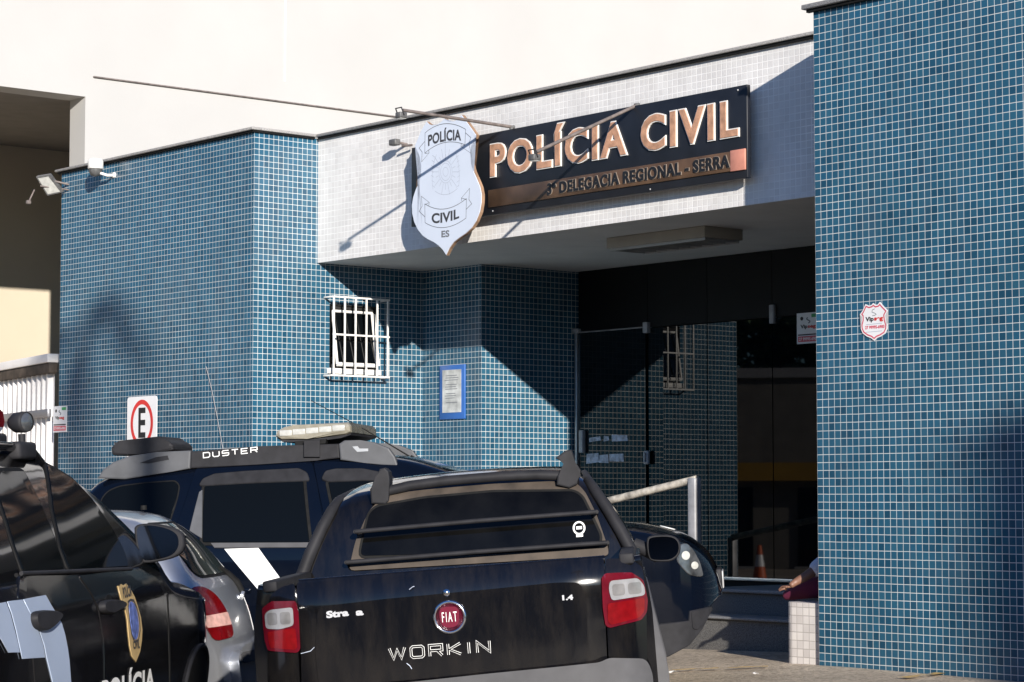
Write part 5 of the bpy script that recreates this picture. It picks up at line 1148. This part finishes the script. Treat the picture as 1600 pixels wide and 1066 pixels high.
# front wheel and arch
ax_, az_ = 2.93, .33
arch(sv, vs_, -1, ax_, az_, .365); arch(sv, vs_, 1, ax_, az_, .365); arch(sv, vs_, -1, .25, az_, .40); arch(sv, vs_, 1, .25, az_, .40)
for s_ in (-1, 1):
    fl = circ(ax_, az_, .375, .375, 26, -2, 182); b = MB(); b.tube([(x_, s_ * (vs_.side(x_, z_) + .004), z_) for x_, z_ in fl], .012, 8); b.build('arch_lip', 'plastic', sv)
    wheel(sv, ax_, s_ * .885, .325, s_, 'plastic', .24); wheel(sv, .25, s_ * .885, .345, s_, 'plastic', .24)
patch('fender_seam', trV([(260.5, 930), (262, 928), (265, 1000), (265, 1110), (263, 1110), (263, 1000)]), RV, (0, -1, 0), 'rubber', sv, .002, .003, .05)
hl_ = [(3.36, .74), (3.44, .86), (3.30, .93), (3.12, .93), (3.2, .82)]
bs('headlight', roundp(hl_, .02, 3), 'hl_clear', .005, .01, .03)
patch('windscreen', roundp([(1.42, -.56), (2.36, -.72), (2.36, .72), (1.42, .56)], .06, 3), T_(vs_), (0, 0, 1), 'cglass', sv, .003, .01, .1)
patch('rear_window', roundp([(-.55, 1.16), (.55, 1.16), (.5, 1.52), (-.5, 1.52)], .05, 3), B_(vs_), HB, 'cglass', sv, .003, .01, .06)
for s_ in (1, -1):
    patch('tail_light', roundp([(s_ * .60, .86), (s_ * .80, .86), (s_ * .78, 1.12), (s_ * .62, 1.12)], .02, 3), B_(vs_), HB, 'tl_red', sv, .004, .012, .05)
    b = MB(); b.tube([(x_, s_ * .66, vs_.zt(x_, .66) + .035) for x_ in np.linspace(-.5, 1.2, 12)], .02, 10); b.tube([(1.2, s_ * .66, vs_.zt(1.2, .66) + .035), (1.32, s_ * .66, vs_.zt(1.32, .66) - .01)], .02, 10); b.build('roof_rail', 'p_black', sv)
pfz = trV([(34, 1040)])
# rooftop light bar and spotlight
def hv(px, py, y): return vf.hit(px, py, 1, y)
e = hv(15, 655, -.52); b = MB(); zc = e[2]
prof = [(-.02, -.07), (.12, -.07), (.15, -.02), (.12, .05), (.05, .075), (-.05, .075), (-.12, .05), (-.15, -.02), (-.12, -.07)]
V = []
for y_, k in ((-.50, .55), (-.47, .85), (-.40, 1), (.40, 1), (.47, .85), (.50, .55)): V += [(e[0] - .15 + px * k, y_ - .02, zc + pz * k) for px, pz in prof]
n = len(prof); b.add(V, [(i * n + j, i * n + (j + 1) % n, (i + 1) * n + (j + 1) % n, (i + 1) * n + j) for i in range(5) for j in range(n)], True); b.add(V[:n], [list(range(n))]); b.add(V[-n:], [list(range(n))]); lbo = b.build('light_bar', 'lightbar_red', sv)
b = MB(); b.bbox(e[0] - .28, e[0] - .02, -.515, .475, zc - .135, zc - .062, .015); b.build('light_bar_base', 'plastic', lbo)
b = MB(); b.bbox(e[0] - .2, e[0] - .1, -.55, .5, zc - .19, zc - .13, .01); b.build('crossbar', 'rubber', lbo)
s0 = hv(33, 660, -.66); b = MB(); b.lathe([(0, -.055), (.026, -.055), (.043, -.028), (.046, .016), (.042, .036), (.040, .034)], (s0[1] * 0, 0, 0), 0, 24)
ry = Matrix.Rotation(math.radians(-112), 3, 'Z'); b.v = [tuple(np.array(ry @ Vector(p)) + s0) for p in b.v]; so = b.build('spotlight', 'plastic', sv)
b = MB(); b.lathe([(.039, .032), (.025, .038), (0, .041)], (0, 0, 0), 0, 24); b.v = [tuple(np.array(ry @ Vector(p)) + s0) for p in b.v]; b.build('lens', 'hl_clear', so)
b = MB(); b.tube([s0 + np.array([0, 0, -.05]), s0 + np.array([.0, .0, -.11])], .016, 8); b.bbox(s0[0] - .14, s0[0] + .08, s0[1] - .04, s0[1] + .04, s0[2] - .16, s0[2] - .085, .015); b.build('spotlight_mount', 'plastic', so)
# ================================================================== PERSON on the bench behind the pillar
pe = bthing('person', 'person in white shirt and magenta trousers sitting mostly hidden behind the blue pillar', 'person', 0, 0, 0)
yP = .62
hand = onY(1228, 918, .10); elb = onY(1257, 902, .20); shd = np.array([-.20, .42, 1.0]); hipz = .655 + .11
foot = onY(1224, 932, .30); knee = onY(1262, 919, .34)
V = [(.05, yP, hipz), (.03, yP, .92), (-.04, yP - .03, 1.02), (-.08, yP - .03, 1.12), (-.10, yP - .03, 1.18), (-.13, yP - .03, 1.26), (-.15, yP - .03, 1.34), (-.14, yP - .03, 1.41),
     tuple(shd), tuple(.5 * (shd + elb)), tuple(elb), tuple(.5 * (elb + hand)), tuple(hand + np.array([.04, 0, .01])),
     (-.12, yP + .16, 1.02), (-.16, yP + .22, .85), (-.20, yP + .10, .78)]
E = [(0, 1), (1, 2), (2, 3), (3, 4), (4, 5), (5, 6), (6, 7), (2, 8), (8, 9), (9, 10), (10, 11), (11, 12), (2, 13), (13, 14), (14, 15)]
Rr = [.13, .125, .12, .07, .055, .085, .10, .07, .06, .048, .038, .030, .024, .06, .048, .035]
skin('body', V, E, Rr, 'skin', pe)
# hand with five fingers resting on the knee cloth
for i in range(4):
    o_ = hand + np.array([.02 - .0 * i, -.028 + .019 * i, .004]); ln = [.070, .078, .074, .058][i]
    skin('finger', [tuple(o_ + np.array([.02, 0, 0])), tuple(o_ + np.array([-.4 * ln, 0, .004])), tuple(o_ + np.array([-.75 * ln, 0, -.010])), tuple(o_ + np.array([-ln, 0, -.028]))], [(0, 1), (1, 2), (2, 3)], [.010, .009, .008, .007], 'skin', pe, 1)
o_ = hand + np.array([.03, -.035, -.005]); skin('thumb', [tuple(o_), tuple(o_ + np.array([-.025, -.018, -.008])), tuple(o_ + np.array([-.05, -.022, -.022]))], [(0, 1), (1, 2)], [.011, .010, .008], 'skin', pe, 1)
sh_r = .5 * (shd + elb)
skin('shirt', [(.05, yP, hipz + .04), (.03, yP, .92), (-.04, yP - .03, 1.02), (-.07, yP - .03, 1.10), tuple(shd), tuple(sh_r), tuple(elb + .2 * (shd - elb)), (-.12, yP + .16, 1.02), (-.15, yP + .20, .90)], [(0, 1), (1, 2), (2, 3), (2, 4), (4, 5), (5, 6), (2, 7), (7, 8)], [.155, .15, .14, .08, .085, .075, .066, .08, .07], 'shirt', pe)
skin('trousers', [(.05, yP, hipz), (.0, yP - .12, hipz + .01), tuple(.5 * (np.array([.0, yP - .12, hipz]) + knee) + np.array([0, 0, .01])), tuple(knee), tuple(.5 * (knee + foot) + np.array([0, 0, -.005])), tuple(foot), (.0, yP + .1, hipz), (-.2, yP + .10, hipz + .02), (-.34, yP + .1, .72)], [(0, 1), (1, 2), (2, 3), (3, 4), (4, 5), (0, 6), (6, 7), (7, 8)], [.15, .12, .10, .085, .06, .034, .12, .10, .07], 'trousers', pe)
skin('hair', [(-.13, yP - .03, 1.35), (-.12, yP - .03, 1.42), (-.08, yP - .03, 1.33)], [(0, 1), (0, 2)], [.112, .085, .085], 'hair', pe)
for y_ in (-.035, .035): b = MB(); b.lathe([(0, -.012), (.010, -.006), (.012, .0), (.010, .006), (0, .012)], (-.248, yP - .03 + y_, 1.345), 0, 12); b.build('eye', 'white', pe)
b = MB(); b.tube([(-.24, yP - .03, 1.34), (-.265, yP - .03, 1.315), (-.245, yP - .03, 1.305)], [.008, .015, .008], 8); b.build('nose', 'skin', pe)
# ================================================================== STREET AROUND (seen in reflections, casts shade)
def cone(x, y):
    t = thing('traffic_cone', 'orange and white traffic cone standing in the street', 'cone', (x, y, gz(x, y)))
    b = MB(); b.lathe([(.035, .70), (.06, .52)], n=24); b.lathe([(.095, .30), (.135, .05)], n=24); b.build('cone_body', 'cone_orange', t); b = MB(); b.lathe([(.0605, .52), (.0945, .30)], n=24); b.build('white_band', 'white', t); b = MB(); b.bbox(-.2, .2, -.2, .2, 0, .05, .015); b.build('base', 'cone_orange', t)
vp_ = ray(1187, 897); vp_ = CAM + vp_ * ((.0 - CAM[2]) / vp_[2]); q = LB(vp_); q[1] = 2 * YG - q[1]; wq = W(*q[:2], 0); cone(wq[0], wq[1])
def shop(name, label, loc, rz, wd, dp, ht, band=None, wins=3, col='cream'):
    t = thing(name, label, 'building', loc, rz); b = MB(); b.box(-dp, 0, 0, wd, -.5, ht); b.build('wall', col, t)
    b = MB(); b.box(-dp, .12, -.1, wd + .1, ht + .002, ht + .22); b.build('parapet', 'coping', t)
    for f_ in range(max(1, int(ht // 3.3))):
        for k in range(int(wd // 3)):
            z0_ = f_ * 3.3 + (.1 if f_ == 0 else .9); b = MB(); b.box(.004, .05, k * 3 + .5, k * 3 + 2.5, z0_, z0_ + (1.75 if f_ == 0 else 1.4)); w_ = b.build('window', 'cglass', t)
            b = MB(); b.box(.004, .09, k * 3 + .42, k * 3 + 2.58, z0_ - .09, z0_ - .002); b.build('sill', 'coping', w_)
    if band:
        b = MB(); b.box(.06, .5, 0, wd, band[0], band[1]); b.build('awning', 'yellow_sign', t)
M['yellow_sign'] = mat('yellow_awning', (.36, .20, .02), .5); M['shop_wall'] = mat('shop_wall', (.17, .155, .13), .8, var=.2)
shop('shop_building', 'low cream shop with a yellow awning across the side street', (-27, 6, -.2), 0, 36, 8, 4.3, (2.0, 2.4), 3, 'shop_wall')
c_ = W(61.4, -8, 0); shop('office_block', 'three storey pale office block across the street', (c_[0], c_[1], 0), RB + math.pi / 2, 26, 9, 12.2, None, 3, 'dkwall')
# palm on the far kerb whose crown shades the left wall
c_ = W(16.5, -14.0, 0); pt = thing('palm_tree', 'tall slender palm on the far kerb', 'tree', (c_[0], c_[1], .0))
ph = 11.75; b = MB(); b.tube([(.25 * math.sin(k / 10 * 1.5), 0, ph * k / 10) for k in range(11)], [.11 - .005 * k for k in range(11)], 10); b.build('trunk', 'bark', pt)
b = MB(); topx = .25 * math.sin(1.5)
for k in range(8):
    a = 2 * math.pi * k / 8 + random.uniform(-.15, .15); L_ = random.uniform(.6, 1.05); up = random.uniform(.1, .7); spine = [np.array([topx + math.cos(a) * L_ * t, math.sin(a) * L_ * t, ph + up * math.sin(t * 2.2) - 1.0 * t * t]) for t in np.linspace(0, 1, 12)]
    for i in range(1, 12):
        d = spine[i] - spine[i - 1]; s_ = np.cross(d, (0, 0, 1.)); s_ /= np.linalg.norm(s_); lw = .13 * math.sin(math.pi * (i + .5) / 13)
        for sg_ in (-1, 1): b.add([spine[i - 1], spine[i], spine[i] + s_ * sg_ * lw + d * .9 - np.array([0, 0, .10]), spine[i - 1] + s_ * sg_ * lw * .97 + d * .75 - np.array([0, 0, .10])], [(0, 1, 2, 3)])
b.build('crown', 'frond', pt, False)
def leafy(name, label, x, y, h, r, seed):
    rnd = random.Random(seed); t = thing(name, label, 'tree', (x, y, -.2)); b = MB(); b.tube([(0, 0, 0), (.1, .05, h * .3), (.0, .1, h * .6)], [.22, .17, .10], 8)
    for k in range(5):
        a = 2 * math.pi * k / 5; b.tube([(0, .1, h * .45), (r * .5 * math.cos(a), r * .5 * math.sin(a), h * .75)], [.08, .03], 6)
    b.build('trunk', 'bark', t); b = MB()
    for k in range(60):
        a, e, q = rnd.uniform(0, 6.28), rnd.uniform(-1, 1), rnd.uniform(.35, 1); c_ = np.array([r * q * math.cos(a) * math.sqrt(1 - e * e), r * q * math.sin(a) * math.sqrt(1 - e * e), h * .72 + r * .75 * e * q])
        for j in range(34):
            p = c_ + np.array([rnd.gauss(0, .34) for _ in range(3)]); n1 = np.array([rnd.gauss(0, 1) for _ in range(3)]); n1 /= np.linalg.norm(n1); n2 = np.cross(n1, [rnd.gauss(0, 1) for _ in range(3)]); n2 /= np.linalg.norm(n2); l_ = rnd.uniform(.18, .34)
            b.add([p - n1 * l_, p + n2 * l_ * .5, p + n1 * l_, p - n2 * l_ * .5], [(0, 1, 2, 3)])
    b.build('crown', 'frond', t, False)
for k, (x, y, h, r, lb_) in enumerate(((-33, 17.5, 9, 3.6, 'round leafy tree behind the low cream shop'), (-34.5, 23.5, 8.4, 3.2, 'smaller leafy tree behind the shop roof, farther up the street'), (-33, 11.5, 8.2, 3.2, 'leafy tree behind the near end of the cream shop'))): leafy('leafy_tree', lb_, x, y, h, r, k)

# the far side of the street: what the paintwork and glass mirror
for x, wd, ht, lb_, cl_ in ((44, 15, 6.6, 'two storey grey house across the street, right of the palm', 'dkwall'), (27, 17, 5.2, 'wide low cream house across the street behind the viewer', 'cream'), (9, 14, 7.0, 'tall narrow grey house across the street, two storeys', 'dkwall'), (-6, 18, 4.6, 'long single storey cream shop across the street, brown roof edge', 'cream'), (-25, 16, 6.4, 'two storey grey house at the far left end across the street', 'dkwall')):
    shop('street_house', lb_, (x, -27, 0), math.pi / 2, wd, 8, ht, None, 3, cl_)

for px, py, sz, lb_ in ((1096, 1006, .05, 'crumpled white scrap lying at the foot of the granite steps'), (1053, 1053, .045, 'small white paper scrap on the paving beside the pickup'), (1180, 1061, .03, 'tiny pale scrap on the open paving in front of the bench')):
    g_ = gp(px, py, gz(1.3, 14) + .0); b = MB(); V = [(sz * math.cos(a) * random.uniform(.6, 1.1), sz * .7 * math.sin(a) * random.uniform(.6, 1.1), .012 + random.uniform(0, .018)) for a in np.linspace(0, 5.6, 8)] + [(0, 0, .03)]
    b.add(V, [(i, (i + 1) % 8, 8) for i in range(8)]); o = b.build('paper_scrap', 'white'); o.location = (g_[0], g_[1], gz(*g_)); tag(o, lb_, 'litter', 'scraps of paper on the paving')
